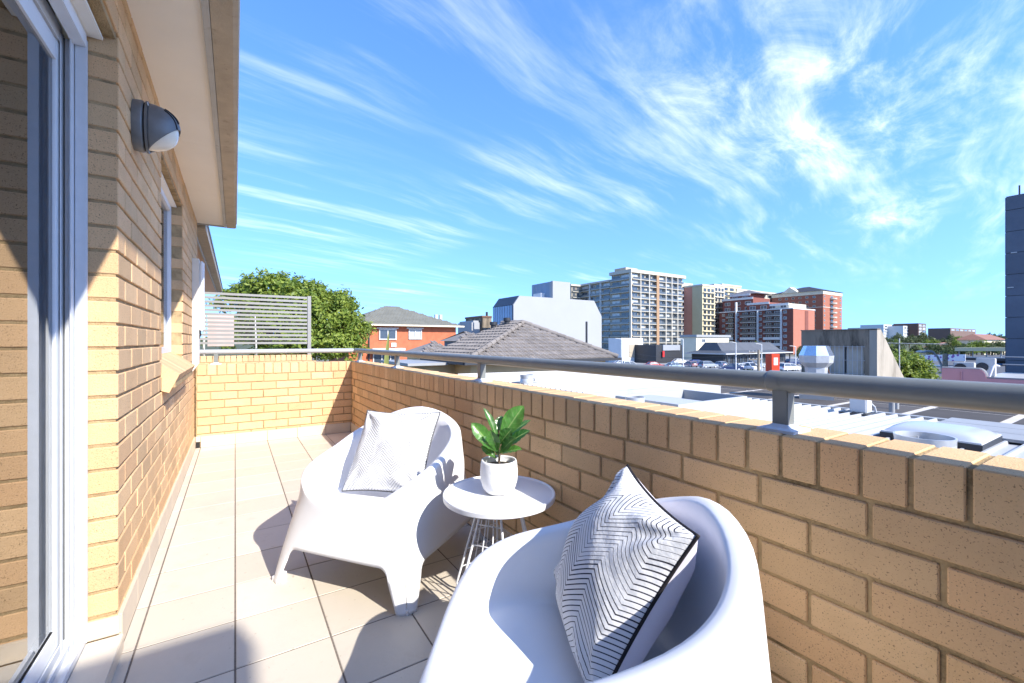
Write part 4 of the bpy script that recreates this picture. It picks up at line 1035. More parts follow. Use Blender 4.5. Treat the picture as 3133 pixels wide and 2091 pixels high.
# brown sliver building left of it
q = at(1110, 784, 70); bb = thing('brown_building', 'stained concrete and brown building left of the white office block', 'building', (q.x, q.y, -5))
xa, xb = x_on(1086, q.y), x_on(1128, q.y); zq = z_at(729, 70)
real_box('wall', bb, xa+1.6, xb, q.y, q.y+6, -5, zq, CONC); real_box('rounded_wall', bb, xa, xa+1.55, q.y+0.3, q.y+6, -5, zq-0.5, WH, 0.3)
box('roof_edge', bb, xa+1.5, xb, q.y-0.1, q.y+6.1, zq+0.003, zq+0.3, mat('brown_trim', (0.16, 0.09, 0.06), 0.8)); tube('flue', bb, [(xa+3, q.y+1, zq), (xa+3, q.y+1, zq+1.0)], 0.2, DARK, 8)

# ---- apartment towers, about 200 m away
def tower_block(t, ax, c, a0, a1, z0, z1, nf, nb, wall, slab, blc=0.0, seed=0, rail=None, wfrac=0.72, hfrac=0.62, frame_m=None, pm=True):
    rnd = random.Random(seed); fh = (z1-z0)/nf; bw = (a1-a0)/nb
    for f in range(nf):
        za = z0+f*fh
        if slab: fbox('floor_slab', t, ax, c, a0, a1, -0.02, blc+0.12, za-0.12, za+0.16, slab)
        if rail and blc: fbox('balustrade', t, ax, c, a0+0.1*(1 if a1 > a0 else -1), a1, blc, blc+0.06, za+0.17, za+1.05, rail)
        for b in range(nb):
            m = a0+bw*(b+0.5); hw = abs(bw)*wfrac/2
            window(t, ax, c-0.01, m-hw, m+hw, za+fh*0.22, za+fh*(0.22+hfrac), frame_m or slab or WHITE, 1, 0.13, rnd.choice([WIN, WIN, CURT]) if pm else WIN)
TAN = mat('beige_panel', (0.40, 0.34, 0.255), 0.8, 0.05, 0.2); OCHRE = mat('ochre_pier', (0.34, 0.21, 0.12), 0.8); BALG = mat('balcony_glass', (0.10, 0.11, 0.115), 0.2, 0.2, 0.3, rand=0.4, spec=0.8); OFFW = mat('off_white_slab', (0.50, 0.455, 0.375), 0.8, 0.05, 0.3)
L = 200; p = at(1447, 784, L); X0, Y0 = p.x, p.y; X1 = x_on(1565, Y0); Y1 = y_on(1403, X0); zt = z_at(626, L); zb = zt-13*2.95
bt = thing('beige_tower', 'tall beige apartment tower with white balcony slabs and a tan vertical pier', 'building', (X0, Y0, zb))
real_box('core', bt, X0, X1, Y0, Y1, zb-6, zt, TAN)
tower_block(bt, 'x', Y0, X0+0.3, X1-0.3, zb, zt, 13, 8, TAN, OFFW, 1.0, 1, BALG, 0.86, 0.66); tower_block(bt, 'y', X0, Y0+0.4, Y1, zb, zt, 13, 2, TAN, OFFW, 1.0, 2, BALG, 0.86)
fbox('pier', bt, 'x', Y0, X0+(X1-X0)*0.44, X0+(X1-X0)*0.49, 0, 1.25, zb, zt, OCHRE)
for f in (0.14, 0.30, 0.62, 0.74, 0.86): fbox('pier', bt, 'x', Y0, X0+(X1-X0)*f, X0+(X1-X0)*f+0.5, 0, 1.16, zb, zt, OFFW)
fbox('pier', bt, 'x', Y0, X0-1.1, X0-0.5, 0, 1.1, zb, zt, OFFW)
box('roof_slab', bt, X0-1.2, X1+1.2, Y0-1.3, Y1+0.5, zt+0.003, zt+1.5, OFFW); box('lift_room', bt, X0+1, X0+9, Y0+4, Y1-1, zt+1.5, zt+3.2, TAN)
Y2 = y_on(1334, X0); zt2 = z_at(645, L+8); real_box('wing', bt, X0+0.01, X1-2, Y1+0.01, Y2, zb-6, zt2, TAN)
tower_block(bt, 'y', X0+0.01, Y1+0.6, Y2, zb, zt2, 12, 4, TAN, OFFW, 1.0, 3, BALG, 0.86)
for f in (0.3, 0.66): fbox('pier', bt, 'y', X0, Y1+(Y2-Y1)*f, Y1+(Y2-Y1)*f+0.4, 0, 1.2, zb, zt2, WHITE)
box('roof_slab', bt, X0-1.2, X1-2, Y1+0.6, Y2+0.4, zt2+0.003, zt2+0.9, OFFW)
Xw = x_on(1311, Y2); real_box('end_wing', bt, Xw, X0+4, Y2+0.01, Y2+14, zb-6, zt2-0.3, TAN); tower_block(bt, 'x', Y2+0.01, Xw+0.3, X0-1.2, zb, zt2-0.3, 12, 2, TAN, OFFW, 0.7, 4, BALG, 0.86)
box('roof_slab', bt, Xw-1, X0+4, Y2-0.9, Y2+14, zt2-0.297, zt2+0.6, OFFW)
# cream and salmon flats
L = 240; SAL = mat('salmon_render', (0.58, 0.27, 0.20), 0.8, 0.05, 0.3); YEL = mat('pale_yellow_render', (0.56, 0.48, 0.30), 0.8, 0.05, 0.3); PCR = mat('pale_cream_render', (0.55, 0.50, 0.395), 0.8, 0.04, 0.3)
for (pa, pb, yt, m, dy_, nb, lab) in ((1560, 1588, 654, PCR, 0, 2, 'narrow cream flats beside the beige tower'), (1588, 1611, 661, SAL, -2, 2, 'salmon pink flats between cream neighbours'), (1611, 1640, 660, YEL, -5, 3, 'pale yellow flats next to the salmon flats'), (1638, 1662, 656, PCR, 2, 3, 'cream flats behind the stepped red brick block'), (1656, 1700, 651, YEL, 14, 3, 'tall pale yellow block rising behind the red brick block'), (1690, 1795, 662, PCR, 22, 8, 'cream block with terraced roof behind the red brick block')):
    q = at((pa+pb)/2, 784, L); Yq = q.y+dy_; xa, xb = x_on(pa, Yq), x_on(pb, Yq); zq = z_at(yt, dep(q.x, Yq))
    t = thing('apartment_flats', lab, 'building', (xa, Yq, -5)); real_box('wall', t, xa, xb, Yq, Yq+6, -5, zq, m); box('parapet', t, xa-0.2, xb+0.2, Yq-0.25, Yq+6, zq+0.003, zq+0.9, PCR)
    tower_block(t, 'x', Yq, xa+0.5, xb-0.5, zq-27, zq-0.6, 9, nb, m, PCR if nb != 2 else None, 0.7 if nb != 2 else 0, pa, None, 0.66, 0.56, DARK, False)
# stepped red brick block
L = 205; p = at(1819, 784, L); X0, Y0 = p.x, p.y; X1 = x_on(1868, Y0); Y1 = y_on(1650, X0); zt = z_at(709, L); zb = zt-7*2.9
sb_ = thing('stepped_block', 'stepped dark red brick apartment block with white balcony bands', 'building', (X0, Y0, zb))
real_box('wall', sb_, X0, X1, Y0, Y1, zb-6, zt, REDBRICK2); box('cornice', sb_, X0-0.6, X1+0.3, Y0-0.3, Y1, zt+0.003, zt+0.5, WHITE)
nb = 9; rnd = random.Random(3)
for f in range(7):
    za = zb+f*2.9
    for b in range(nb):
        ya = Y0+1.5+(Y1-Y0-2)*b/nb; yb = ya+(Y1-Y0-2)/nb
        if b in (1, 2, 4, 5, 7):
            box('recess_shade_sheet', sb_, X0-0.03, X0-0.005, ya, yb-0.3, za+0.2, za+2.6, DARK)  # flat dark sheet on the wall stands in for the shade of a recess
            window(sb_, 'y', X0-0.05, ya+0.6, yb-0.9, za+0.3, za+2.3, WHITE, 1, 0.12)
            box('balustrade', sb_, X0-1.5, X0-1.4, ya-0.2, yb-0.1, za+0.1, za+1.15, WHITE if f < 3 else BALG); box('balcony_slab', sb_, X0-1.5, X0-0.035, ya-0.2, yb-0.1, za-0.12, za+0.09, WHITE)
        else: window(sb_, 'y', X0-0.02, ya+1.2, yb-1.2, za+0.9, za+2.3, WHITE, 1, 0.12)
for q in (1, 3.85, 6.7): box('white_pier', sb_, X0-1.3, X0-0.005, Y0+1.5+(Y1-Y0-2)*q/nb-0.6, Y0+1.5+(Y1-Y0-2)*q/nb-0.2, zb-4, zt+(5 if q > 5 else 0), WHITE)
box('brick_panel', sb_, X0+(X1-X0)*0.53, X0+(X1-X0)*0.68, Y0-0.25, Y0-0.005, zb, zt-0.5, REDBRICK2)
box('sunlit_tint_sheet', sb_, X0+0.02, X1-0.02, Y0-0.12, Y0-0.004, zb-6, zt-0.01, mat('sunlit_red_brick', (.39, .145, .095), .85, .06, .5))  # sunlit side painted in: paler copy of the wall brick laid over it
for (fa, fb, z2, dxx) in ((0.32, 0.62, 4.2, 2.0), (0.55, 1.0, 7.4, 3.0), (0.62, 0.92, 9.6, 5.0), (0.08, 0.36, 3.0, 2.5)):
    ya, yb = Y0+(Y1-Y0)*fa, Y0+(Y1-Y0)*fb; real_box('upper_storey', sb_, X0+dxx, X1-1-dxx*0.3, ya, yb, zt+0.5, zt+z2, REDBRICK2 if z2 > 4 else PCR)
    box('terrace_band', sb_, X0+dxx-0.3, X0+dxx-0.01, ya, yb, zt+z2-0.9, zt+z2+0.2, WHITE)
    nbb = max(2, int((yb-ya)/5))
    for b in range(nbb):
        for lv in range(int(z2/3)): window(sb_, 'y', X0+dxx-0.015, ya+(yb-ya)*(b+.2)/nbb, ya+(yb-ya)*(b+.75)/nbb, zt+0.9+lv*2.9, zt+2.6+lv*2.9-(0.3 if z2 < 4 else 0), WHITE, 1, 0.12)
ya, yb = Y0+(Y1-Y0)*0.5, Y1*0.999; hip('hip_roof', sb_, X0+6, X1, ya+2, yb, zt+9.7, zt+12.5, mat('slate_roof', (0.13, 0.125, 0.135), 0.8, 0.1, 0.5), 'y')
# red tower with black roof
L = 262; p = at(1888, 784, L); X0, Y0 = p.x, p.y; X1 = x_on(1931, Y0); Y1 = y_on(1770, X0); zt = z_at(675, L); zb = zt-12*2.9
rt = thing('red_tower', 'tall red brick apartment tower with black hipped roof and curved balconies', 'building', (X0, Y0, zb))
RB3 = mat('red_tower_brick', (0.33, 0.12, 0.075), 0.85, 0.06, 0.4)
real_box('wall', rt, X0, X1, Y0, Y1, zb-6, zt, RB3); box('cream_band', rt, X0-0.25, X1+0.2, Y0-0.2, Y1, zt+0.003, zt+2.2, CREAM); box('string_course', rt, X0-0.2, X1+0.15, Y0-0.15, Y1, zt-8.0, zt-7.6, OFFW)
hip('roof', rt, X0, X1, Y0, Y1, zt+2.2, zt+6.6, mat('black_slate', (0.035, 0.035, 0.04), 0.7, 0.1, 0.5), 'y', ov=0.8)
ym = Y0+(Y1-Y0)*0.62; poly('gable', rt, [(X0-0.7, ym-5, zt+2.2), (X0-0.7, ym+5, zt+2.2), (X0-0.7, ym, zt+6.0), (X0+6, ym, zt+6.0), (X0+2, ym-5, zt+2.21), (X0+2, ym+5, zt+2.21)], [(0, 2, 1), (0, 4, 3, 2), (1, 2, 3, 5)], CREAM)
for f in range(12):
    za = zb+f*2.9
    for b in range(6):
        yc = Y0+4+(Y1-Y0-6)*b/6; window(rt, 'y', X0-0.02, yc, yc+1.6, za+0.9, za+2.2, OFFW, 0, 0.15)
    xc = X0+(X1-X0)*0.45
    o = link('curved_balcony', mesh(*lathe([(0.0, 0.0), (2.6, 0.0), (2.7, 0.15), (2.7, 1.0), (2.6, 1.0), (2.6, 0.2), (0.0, 0.2)], 20), OFFW), rt, Vector((xc, Y0, za))-off(rt))
    window(rt, 'x', Y0-0.02, xc-1.6, xc+1.6, za+0.3, za+2.3, OFFW, 1, 0.15)
    for xx_ in (X0+1.0, X1-3.0): window(rt, 'x', Y0-0.02, xx_, xx_+1.5, za+0.9, za+2.2, OFFW, 0, 0.15)

# ---- dark shop with car park
L = 112; p = at(1665, 784, L); X0, Y0 = p.x, p.y; X1 = x_on(1818, Y0); Y1 = y_on(1572, X0); ez = z_at(812, L)
sh = thing('shop_building', 'long low shop with charcoal hipped roof behind the car park', 'shop', (X0, Y0, -5))
SHT = mat('charcoal_roof', (0.075, 0.08, 0.09), 0.6, 0.12, 0.5)
real_box('wall', sh, X0+1.5, X1-1, Y0+1.5, Y1-1, -5, ez, DARK)
rp = [(X0, Y0, ez), (X1, Y0, ez), (X1, Y1, ez), (X0, Y1, ez), (X0+2.2, Y0+2.5, ez+0.7), (X1-2.2, Y0+2.5, ez+0.7), (X1-2.2, Y1-2.5, ez+0.7), (X0+2.2, Y1-2.5, ez+0.7), (X0+3.2, Y0+4.5, ez+2.9), (X1-4, Y0+4.5, ez+2.9), (X1-4, Y1-4, ez+2.9), (X0+3.2, Y1-4, ez+2.9)]
poly('roof', sh, rp, [(0, 1, 5, 4), (1, 2, 6, 5), (2, 3, 7, 6), (3, 0, 4, 7), (4, 5, 9, 8), (5, 6, 10, 9), (6, 7, 11, 10), (7, 4, 8, 11), (8, 9, 10, 11), (3, 2, 1, 0)], SHT)
box('gutter', sh, X0-0.15, X1+0.15, Y0-0.15, Y0-0.02, ez-0.25, ez+0.05, mat('pale_gutter', (0.45, 0.45, 0.44), 0.6)); box('gutter', sh, X0-0.15, X0-0.02, Y0, Y1, ez-0.25, ez+0.05, MATS['pale_gutter'])
for i in range(9):
    xa = X0+2+(X1-X0-4)*i/9; window(sh, 'x', Y0+1.48, xa, xa+(X1-X0-4)/9*0.75, -4.8, ez-0.9, DARK, 1, 0.12); 
for i in range(4):
    xa = X0+1+(X1-X0-2)*i/3.0; box('verandah_post', sh, xa-0.12, xa+0.12, Y0+0.2, Y0+0.44, -5, ez-0.02, DARK)
sg = thing('dark_annexe', 'black and grey boxy shopfront at the foot of the beige tower', 'shop', (at(1560, 784, 120).x, at(1560, 784, 120).y, -5))
q = at(1505, 784, 120); xa, xb = x_on(1505, q.y), x_on(1565, q.y); real_box('wall', sg, xa, xb, q.y, q.y+8, -5, z_at(792, 120), DARK); box('grey_panel', sg, xa+2.6, xb-1.4, q.y-0.3, q.y-0.004, z_at(805, 120), z_at(792, 120), mat('mid_grey', (0.28, 0.29, 0.31), 0.6)); box('red_sign', sg, xa+2.2, xa+2.9, q.y-0.5, q.y-0.31, z_at(820, 120), z_at(806, 120), mat('sign_red', (0.6, 0.03, 0.03), 0.5))
q = at(1440, 784, 125); gb = thing('white_gatehouse', 'white and tan entrance box in front of the beige tower', 'building', (q.x, q.y, -5)); xa, xb = x_on(1425, q.y), x_on(1475, q.y); real_box('wall', gb, xa, xb, q.y, q.y+5, -5, z_at(776, 125), WHITE); box('tan_panel', gb, xa+(xb-xa)*.35, xa+(xb-xa)*.75, q.y-0.1, q.y-0.004, -3.5, z_at(790, 125), TAN)
for i, (pa, L2) in enumerate(((1640, 150),)):
    q = at(pa, 784, L2); t = thing('cream_cottage', 'low cream building with planted roof behind the charcoal shop roof', 'building', (q.x, q.y, -5)); xa, xb = x_on(1597, q.y), x_on(1672, q.y); real_box('wall', t, xa, xb, q.y, q.y+6, -5, z_at(774, L2), CREAM); box('flat_roof', t, xa-0.5, xb+0.5, q.y-0.5, q.y+6, z_at(774, L2)+0.003, z_at(769, L2), ZINCG)
    window(t, 'x', q.y-0.02, xa+3, xa+5, z_at(786, L2), z_at(778, L2), WHITE, 1, 0.12)

# ---- cars
def car_meshes(col, suv):
    h = 1.62 if suv else 1.42; bt_ = 0.95 if suv else 0.86
    side = [(-2.2, .32), (-2.22, .62), (-2.12, .88), (-1.95, bt_), (0.95, bt_+.02), (1.95, bt_-.16), (2.2, .66), (2.2, .34)]
    V = []; Fc = []; n = len(side)
    for s in (-1, 1):
        V += [(x, s*0.80, z) for x, z in side]
    V += [(x*.99, s*0.88, .35+(z-.35)*.82) for s in (-1, 1) for x, z in side]
    Fc = [tuple(range(2*n, 3*n)), tuple(range(4*n-1, 3*n-1, -1))]
    for i in range(n):
        j = (i+1) % n; Fc += [(i, j, 2*n+j, 2*n+i), (3*n+i, 3*n+j, n+j, n+i), (j, i, n+i, n+j)]
    bm = bmesh.new(); vs = [bm.verts.new(v) for v in V]
    for f in Fc: bm.faces.new([vs[i] for i in f])
    bmesh.ops.recalc_face_normals(bm, faces=bm.faces[:]); body = bm_mesh(bm, col, True, angle=35)
    bk = -2.05 if suv else -1.75; rt0 = -1.75 if suv else -1.05
    cab = [((bk, bt_), (1.15, bt_+.01), .78), ((rt0, h-.05), (0.30, h-.05), .60), ((rt0+.1, h), (0.15, h), .54)]
    V = [];
    for a, b, wv in cab: V += [(a[0], -wv, a[1]), (b[0], -wv, b[1]), (b[0], wv, b[1]), (a[0], wv, a[1])]
    gl = mesh(V, [(0, 1, 5, 4), (1, 2, 6, 5), (2, 3, 7, 6), (3, 0, 4, 7)], WIN); rf = mesh(V, [(4, 5, 9, 8), (5, 6, 10, 9), (6, 7, 11, 10), (7, 4, 8, 11), (8, 9, 10, 11)], col, True)
    pil = []
    for s in (-1, 1):
        for (xa, xb) in ((bk, rt0), (1.15, 0.30), ((bk+1.15)/2+.1, (rt0+.3)/2+.1)): pil.append([(xa, s*.785, bt_), (xb, s*.605, h-.05)])
    PV = []; PF = []
    for l in pil: a, f = tube_data(l, 0.045, 5); b = len(PV); PV += a; PF += [tuple(i+b for i in q) for q in f]
    return body, gl, rf, mesh(PV, PF, col)
_wh = (mesh(*lathe([(0.0, -.1), (.30, -.1), (.33, -.07), (.33, .07), (.30, .1), (0.0, .1)], 18), GASKET, False), mesh(*lathe([(0.0, .105), (.20, .104), (.21, .09)], 14), ALU))
HL = mat('headlight', (0.75, 0.77, 0.8), 0.15, spec=0.8); TL = mat('tail_light', (0.35, 0.01, 0.01), 0.3); _cm = {}
def car(px_, L, z, heading, colname, col, suv, label):
    q = at(px_, 784, L); t = thing('parked_car', label, 'car', (q.x, q.y, z), heading, 'cars in the car park')
    m = mat('car_'+colname, col, 0.25, 0, spec=0.7)
    if (colname, suv) not in _cm: _cm[(colname, suv)] = car_meshes(m, suv)
    b, g_, r_, pi_ = _cm[(colname, suv)]
    bo = link('body', b, t); link('windows', g_, t); link('roof', r_, t); link('pillars', pi_, t)
    for x in (-1.35, 1.38):
        for s in (-1, 1):
            w_ = link('wheel', _wh[0], t, (x, s*0.78, 0.33), (R(90)*-s, 0, 0)); link('rim', _wh[1], w_)
    for s in (-1, 1):
        o = link('headlight', cube(HL), t, (2.13, s*.62, .70), None, (.18, .32, .13)); link('tail_light', cube(TL), t, (-2.14, s*.66, .80), None, (.14, .24, .22))
GZ = -4.998
CARS = [(1427, 108, 0.1, 'white', (.75, .76, .77), 0, 'white hatchback parked at the end of the row by the tiled roof'), (1446, 99, 0.15, 'white', (.75, .76, .77), 1, 'white wagon parked beside the red car'), (1500, 100, 0.15, 'red', (.45, .03, .02), 0, 'red hatchback in the car park'),
        (1546, 97, 0.3, 'silverblue', (.30, .38, .46), 0, 'silver blue sedan next to the red hatchback'), (1583, 104, 1.2, 'maroon', (.33, .20, .21), 0, 'dusky maroon car seen from behind'), (1600, 106, 0.2, 'blue', (.02, .05, .30), 1, 'royal blue van-like car before the shop'), (1624, 100, 0.25, 'grey', (.30, .33, .36), 1, 'grey wagon parked before the charcoal shop'), (1652, 103, 1.2, 'steel', (.36, .37, .41), 0, 'steel grey car with its tail turned outward'),
        (1697, 93, 2.6, 'white', (.75, .76, .77), 0, 'white sedan left of the timber power pole'), (1722, 92, -2.0, 'white', (.75, .76, .77), 1, 'white car nosing out at the power pole'), (1735, 101, 0.2, 'grey', (.30, .33, .36), 1, 'grey car partly hidden behind the power pole'), (1812, 90, 0.1, 'white', (.75, .76, .77), 1, 'white wagon right of the red sign box'), (1822, 112, 0.1, 'navy', (.02, .035, .10), 1, 'navy wagon in the row behind the white wagon'), (1835, 118, 0.1, 'bluegrey', (.16, .23, .33), 0, 'blue grey car at the rear beside the concrete gable'),
        (1560, 118, 0.1, 'white', (.75, .76, .77), 0, 'white car by the black shopfront'), (1676, 91, 2.4, 'navy', (.02, .035, .10), 0, 'dark navy car half behind a lamp pole')]
for c in CARS: car(c[0], c[1], GZ, c[2]-.5 if abs(c[2]) < .5 else c[2], c[3], c[4], c[5], c[6])
# planting strip
for i, (pa, L2, s_) in enumerate(((1560, 86, 1.0), (1575, 86, .8), (1610, 85, .6), (1480, 87, .6), (1660, 84, .5), (1720, 83, .5), (1440, 88, .5))):
    q = at(pa, 784, L2); t = thing('low_shrub', 'low olive green shrub in the strip before the car park', 'shrub', (q.x, q.y, -5.0), 0, 'shrubs before the car park'); link('foliage', leaf_cloud([(0, 0, .5*s_, 1.0*s_), (1.2*s_, 0, .4*s_, .8*s_), (-1.1*s_, .3, .4*s_, .8*s_)], 700, 0.13, LEAF_C, 40+i, .7), t)
# lamp poles and power pole
for (pa, yt, L2, lab) in ((1427, 778, 92, 'white lamp pole by the entrance box'), (1688, 786, 90, 'white lamp pole before the charcoal shop roof corner'), (1747, 790, 88, 'white lamp pole near the timber power pole'), (1825, 795, 90, 'white lamp pole beside the concrete gable'), (1567, 778, 94, 'white lamp pole at the beige tower end of the car park')):
    q = at(pa, 784, L2); zt = z_at(yt, L2); t = thing('lamp_pole', lab, 'lamp pole', (q.x, q.y, -5.0), 0, 'car park lamp poles'); tube('pole', t, [(0, 0, 0), (0, 0, zt+5)], 0.11, WHITE, 8, local=True, taper=[1.2, .8]); tube('arm', t, [(0, 0, zt+4.95), (-1.1, 0.3, zt+5.1)], 0.05, WHITE, 6, local=True); link('lamp_head', cube(ZINC), t, (-1.3, .35, zt+5.1), (0, 0, -.26), (.6, .2, .1))
q = at(1740, 784, 70); up = thing('power_pole', 'grey timber power pole with crossarms and insulators', 'power pole', (q.x, q.y, -5)); PW = mat('weathered_timber', (0.26, 0.22, 0.17), 0.9, 0.2, 3)
tz = z_at(803, 70)+5; tube('pole', up, [(0, 0, 0), (0, 0, tz)], 0.20, PW, 10, local=True, taper=[1.2, .85])
for dz_ in (0.4, 1.6):
    tube('crossarm', up, [(-1.6*DY, 1.6*DX, tz-dz_), (0.6*DY, -0.6*DX, tz-dz_)], 0.07, PW, 6, local=True)
    for k in range(4): s = -1.5+0.6*k; link('insulator', mesh(*lathe([(0.0, 0.0), (.07, 0.02), (.05, .12), (.08, .16), (0, .22)], 8), WHITE, True), up, (s*DY, -s*DX, tz-dz_+.06))
tube('brace', up, [(0, 0, tz-3.2), (-.9*DY, .9*DX, tz-1.7)], 0.04, PW, 6, local=True)
wr = thing('power_lines', 'dark power cables strung from the timber pole across the car park', 'cable', (q.x, q.y, 0)); far_p = at(1440, 805, 120)
multi_tube('cable', wr, [[Vector((q.x, q.y, tz-5-d))+(far_p-Vector((q.x, q.y, tz-5)))*(i/12)+Vector((0, 0, -1.2*4*(i/12)*(1-i/12))) for i in range(13)] for d in (0.4, 1.5)], 0.025, DARK, 4)
q = at(1772, 784, 55); rs = thing('sign_box', 'red upright box sign with a white square panel', 'sign', (q.x, q.y, -5)); zs_ = z_at(812, 55); rr_ = math.atan2(-DX, DY)
o = link('cabinet', cube(mat('orange_red', (0.62, 0.05, 0.015), 0.5)), rs, (0, 0, (zs_+5+1.6)/2), (0, 0, -0.35), (1.15, 1.0, zs_+5-1.6)); fv = Vector((math.sin(-.35), -math.cos(-.35), 0))
link('panel', cube(WHITE), rs, Vector((fv.x*.51, fv.y*.51, zs_+5-.95)), (0, 0, -0.35), (.62, .03, .95)); tube('post', rs, [(0, 0, 0), (0, 0, 1.7)], 0.15, DARK, 8, local=True)

# ================================================================== ROOFS BELOW THE PARAPET
def ribbed(t, x0, x1, y0, y1, zf, m, pitch=0.2, rib=0.048, name='roof_sheet', per=5):
    """metal sheets with trapezoid ribs running along x; zf(x) = height"""
    y = y0
    while y < y1-0.05:
        yb = min(y+pitch*per, y1); V = []; Fc = []; prof = []; k = y
        while k < yb-0.01:
            for a, h in ((0, 0), (.30, 0), (.36, 1), (.50, 1), (.56, 0)): prof.append((k+a*pitch*2 if a <= .0 else k+a*pitch, h*rib))
            k += pitch
        prof.append((yb, 0)); n = len(prof)
        for X in (x0, x1):
            for a, h in prof: V.append((X, a, zf(X)+h))
        for X in (x0, x1):
            for a, h in prof: V.append((X, a, zf(X)-0.01))
        Fc = [(i, i+n, i+n+1, i+1) for i in range(n-1)]+[(2*n+i, 2*n+i+1, 3*n+i+1, 3*n+i) for i in range(n-1)]+[(i, i+1, 2*n+i+1, 2*n+i) for i in range(n-1)]+[(n+i, 3*n+i, 3*n+i+1, n+i+1) for i in range(n-1)]
        poly(name, t, V, Fc, m); y = yb
rf = thing('shop_roof', 'ribbed white metal roof of the low building below the parapet', 'roof', (6, 3, -5))
zl = lambda X: -0.34-0.012*(X-2)
real_box('walls', rf, 1.7, 11.4, -6, 7.0, -5, -0.62, WHITE); ribbed(rf, 1.6, 11.55, -6, 7.0, zl, ZINC)
box('edge_flashing', rf, 11.56, 11.72, -6, 7.3, -0.60, -0.41, ZINCG)
rh = thing('raised_roof', 'higher white metal roof with flashed edge beside the cream brick house', 'roof', (9, 10, -5))
zu = lambda X: -0.09-0.012*(X-6.7)
real_box('walls', rh, 6.8, 11.6, 7.42, 14.0, -5, -0.25, WHITE); ribbed(rh, 6.7, 11.75, 7.4, 14.05, zu, ZINC, 0.2, 0.03)
box('flashing', rh, 6.66, 11.8, 7.30, 7.398, -0.45, -0.075, ZINC); box('gutter', rh, 6.56, 6.69, 7.3, 14.0, -0.22, -0.12, ZINCG)
hb2 = thing('roof_hatch', 'open white sheet-metal duct box on the metal roof', 'roof hatch', (8.2, 6.1, -0.42))
for a in ((7.3, 9.6, 5.35, 5.41), (7.3, 9.6, 6.94, 7.0), (7.24, 7.30, 5.35, 7.0), (9.6, 9.66, 5.35, 7.0)): box('side', hb2, *a, -0.43, -0.13, ZINC)
box('duct_shade_sheet', hb2, 7.31, 9.59, 5.42, 6.93, -0.39, -0.37, DARK); box('lid', hb2, 7.31, 8.3, 5.42, 6.93, -0.20, -0.16, ZINC)  # dark sheet in the box stands in for the shaded inside of the duct
def collar(x, y, z, r, h, lab):
    t = thing('round_vent', lab, 'roof vent', (x, y, z)); link('collar', mesh(*lathe([(r*1.02, 0), (r*1.02, h*.5), (r, h*.52), (r*1.05, h), (r*.98, h), (r*.95, h*.4), (r*.95, 0.03), (0, 0.03)], 36), GALV, True), t); t.children[0].data.set_sharp_from_angle(angle=R(40))
    link('base', cube(ZINCG), t, (0, 0, -0.01), None, (r*2.5, r*2.5, 0.06))
    link('damper', mesh(*lathe([(0, h*.55), (r*.8, h*.5)], 24), ZINCG), t); 
    for k in range(4): link('bolt', cube(GALV), t, (r*.86*math.cos(k*1.57+.5), r*.86*math.sin(k*1.57+.5), h*.6), None, (.02, .02, .05))
    link('latch', cube(ZINCG), t, (r*.72, -r*.78, h*.4), (0, 0, -.8), (.07, .03, .09))
collar(8.0, 1.98, -0.40, 0.31, 0.20, 'wide galvanised round vent collar beside the domed skylight')
collar(6.98, 6.2, -0.39, 0.19, 0.34, 'galvanised round vent collar beside the sheet-metal duct box')
collar(6.95, 10.1, -0.08, 0.19, 0.24, 'galvanised round vent collar on the higher white roof')
sk = thing('domed_skylight', 'milky white domed skylight with dark kerb on the metal roof', 'skylight', (9.0, 2.05, -0.42))
box('kerb', sk, 8.42, 9.55, 1.50, 2.60, -0.43, -0.30, DARK)
V = []; Fc = []; n = 16
for i in range(n+1):
    for j in range(n+1):
        u, v = 2*i/n-1, 2*j/n-1; V.append((8.98+0.54*u, 2.05+0.53*v, -0.278+0.11*((1-u**4)*(1-v**4))**0.6))
for i in range(n):
    for j in range(n): a = i*(n+1)+j; Fc.append((a, a+n+1, a+n+2, a+1))
poly('dome', sk, V, Fc, mat('opal_acrylic', (0.42, 0.44, 0.49), 0.25, spec=0.6), True)
box('rim', sk, 8.43, 9.54, 1.51, 2.59, -0.30, -0.275, WHITE)
fp = thing('flat_roof_patch', 'flat grey sheet-metal patch behind the domed skylight', 'roof patch', (10.4, 1.6, -0.42))
for i in range(3): box('sheet', fp, 9.7+0.6*i, 10.295+0.6*i, 0.3, 2.45, -0.40, -0.355+0.002*i, ZINCG)
# dark deck roof with pale joints
dk = thing('deck_roof', 'dark panelled flat roof with pale joint strips beyond the white roof', 'roof', (19, 5, -5))
real_box('slab', dk, 11.9, 27.0, -10, 13.8, -5, -0.75, mat('pale_joint', (0.50, 0.46, 0.41), 0.9, 0.1, 2))
DP = mat('dark_membrane', (0.075, 0.065, 0.058), 0.9, 0.2, 1.2, rand=0.2)
xx_ = 12.2
while xx_ < 26:
    yy_ = -6.0
    while yy_ < 13:
        box('roof_panel', dk, xx_+0.09, xx_+1.91, yy_+0.10, yy_+1.55, -0.749, -0.735, DP); yy_ += 1.65
    xx_ += 2.0
for (x, y) in ((13.4, 3.9), (15.1, 4.3)): tube('vent_pipe', dk, [(x, y, -0.74), (x, y, -0.35)], 0.06, ZINCG, 10)
ac = thing('roof_unit', 'small white ventilation unit at the edge of the ribbed roof', 'vent unit', (11.0, 4.2, -0.46)); real_box('casing', ac, 11.02, 11.32, 3.62, 3.92, -0.40, -0.08, WHITE, 0.02); box('tray', ac, 10.9, 11.44, 3.5, 4.04, -0.46, -0.405, DARK); tube('hose', ac, [(11.32, 3.66, -0.2), (11.45, 3.62, -0.3), (11.42, 3.58, -0.43)], 0.02, WHITE, 6)

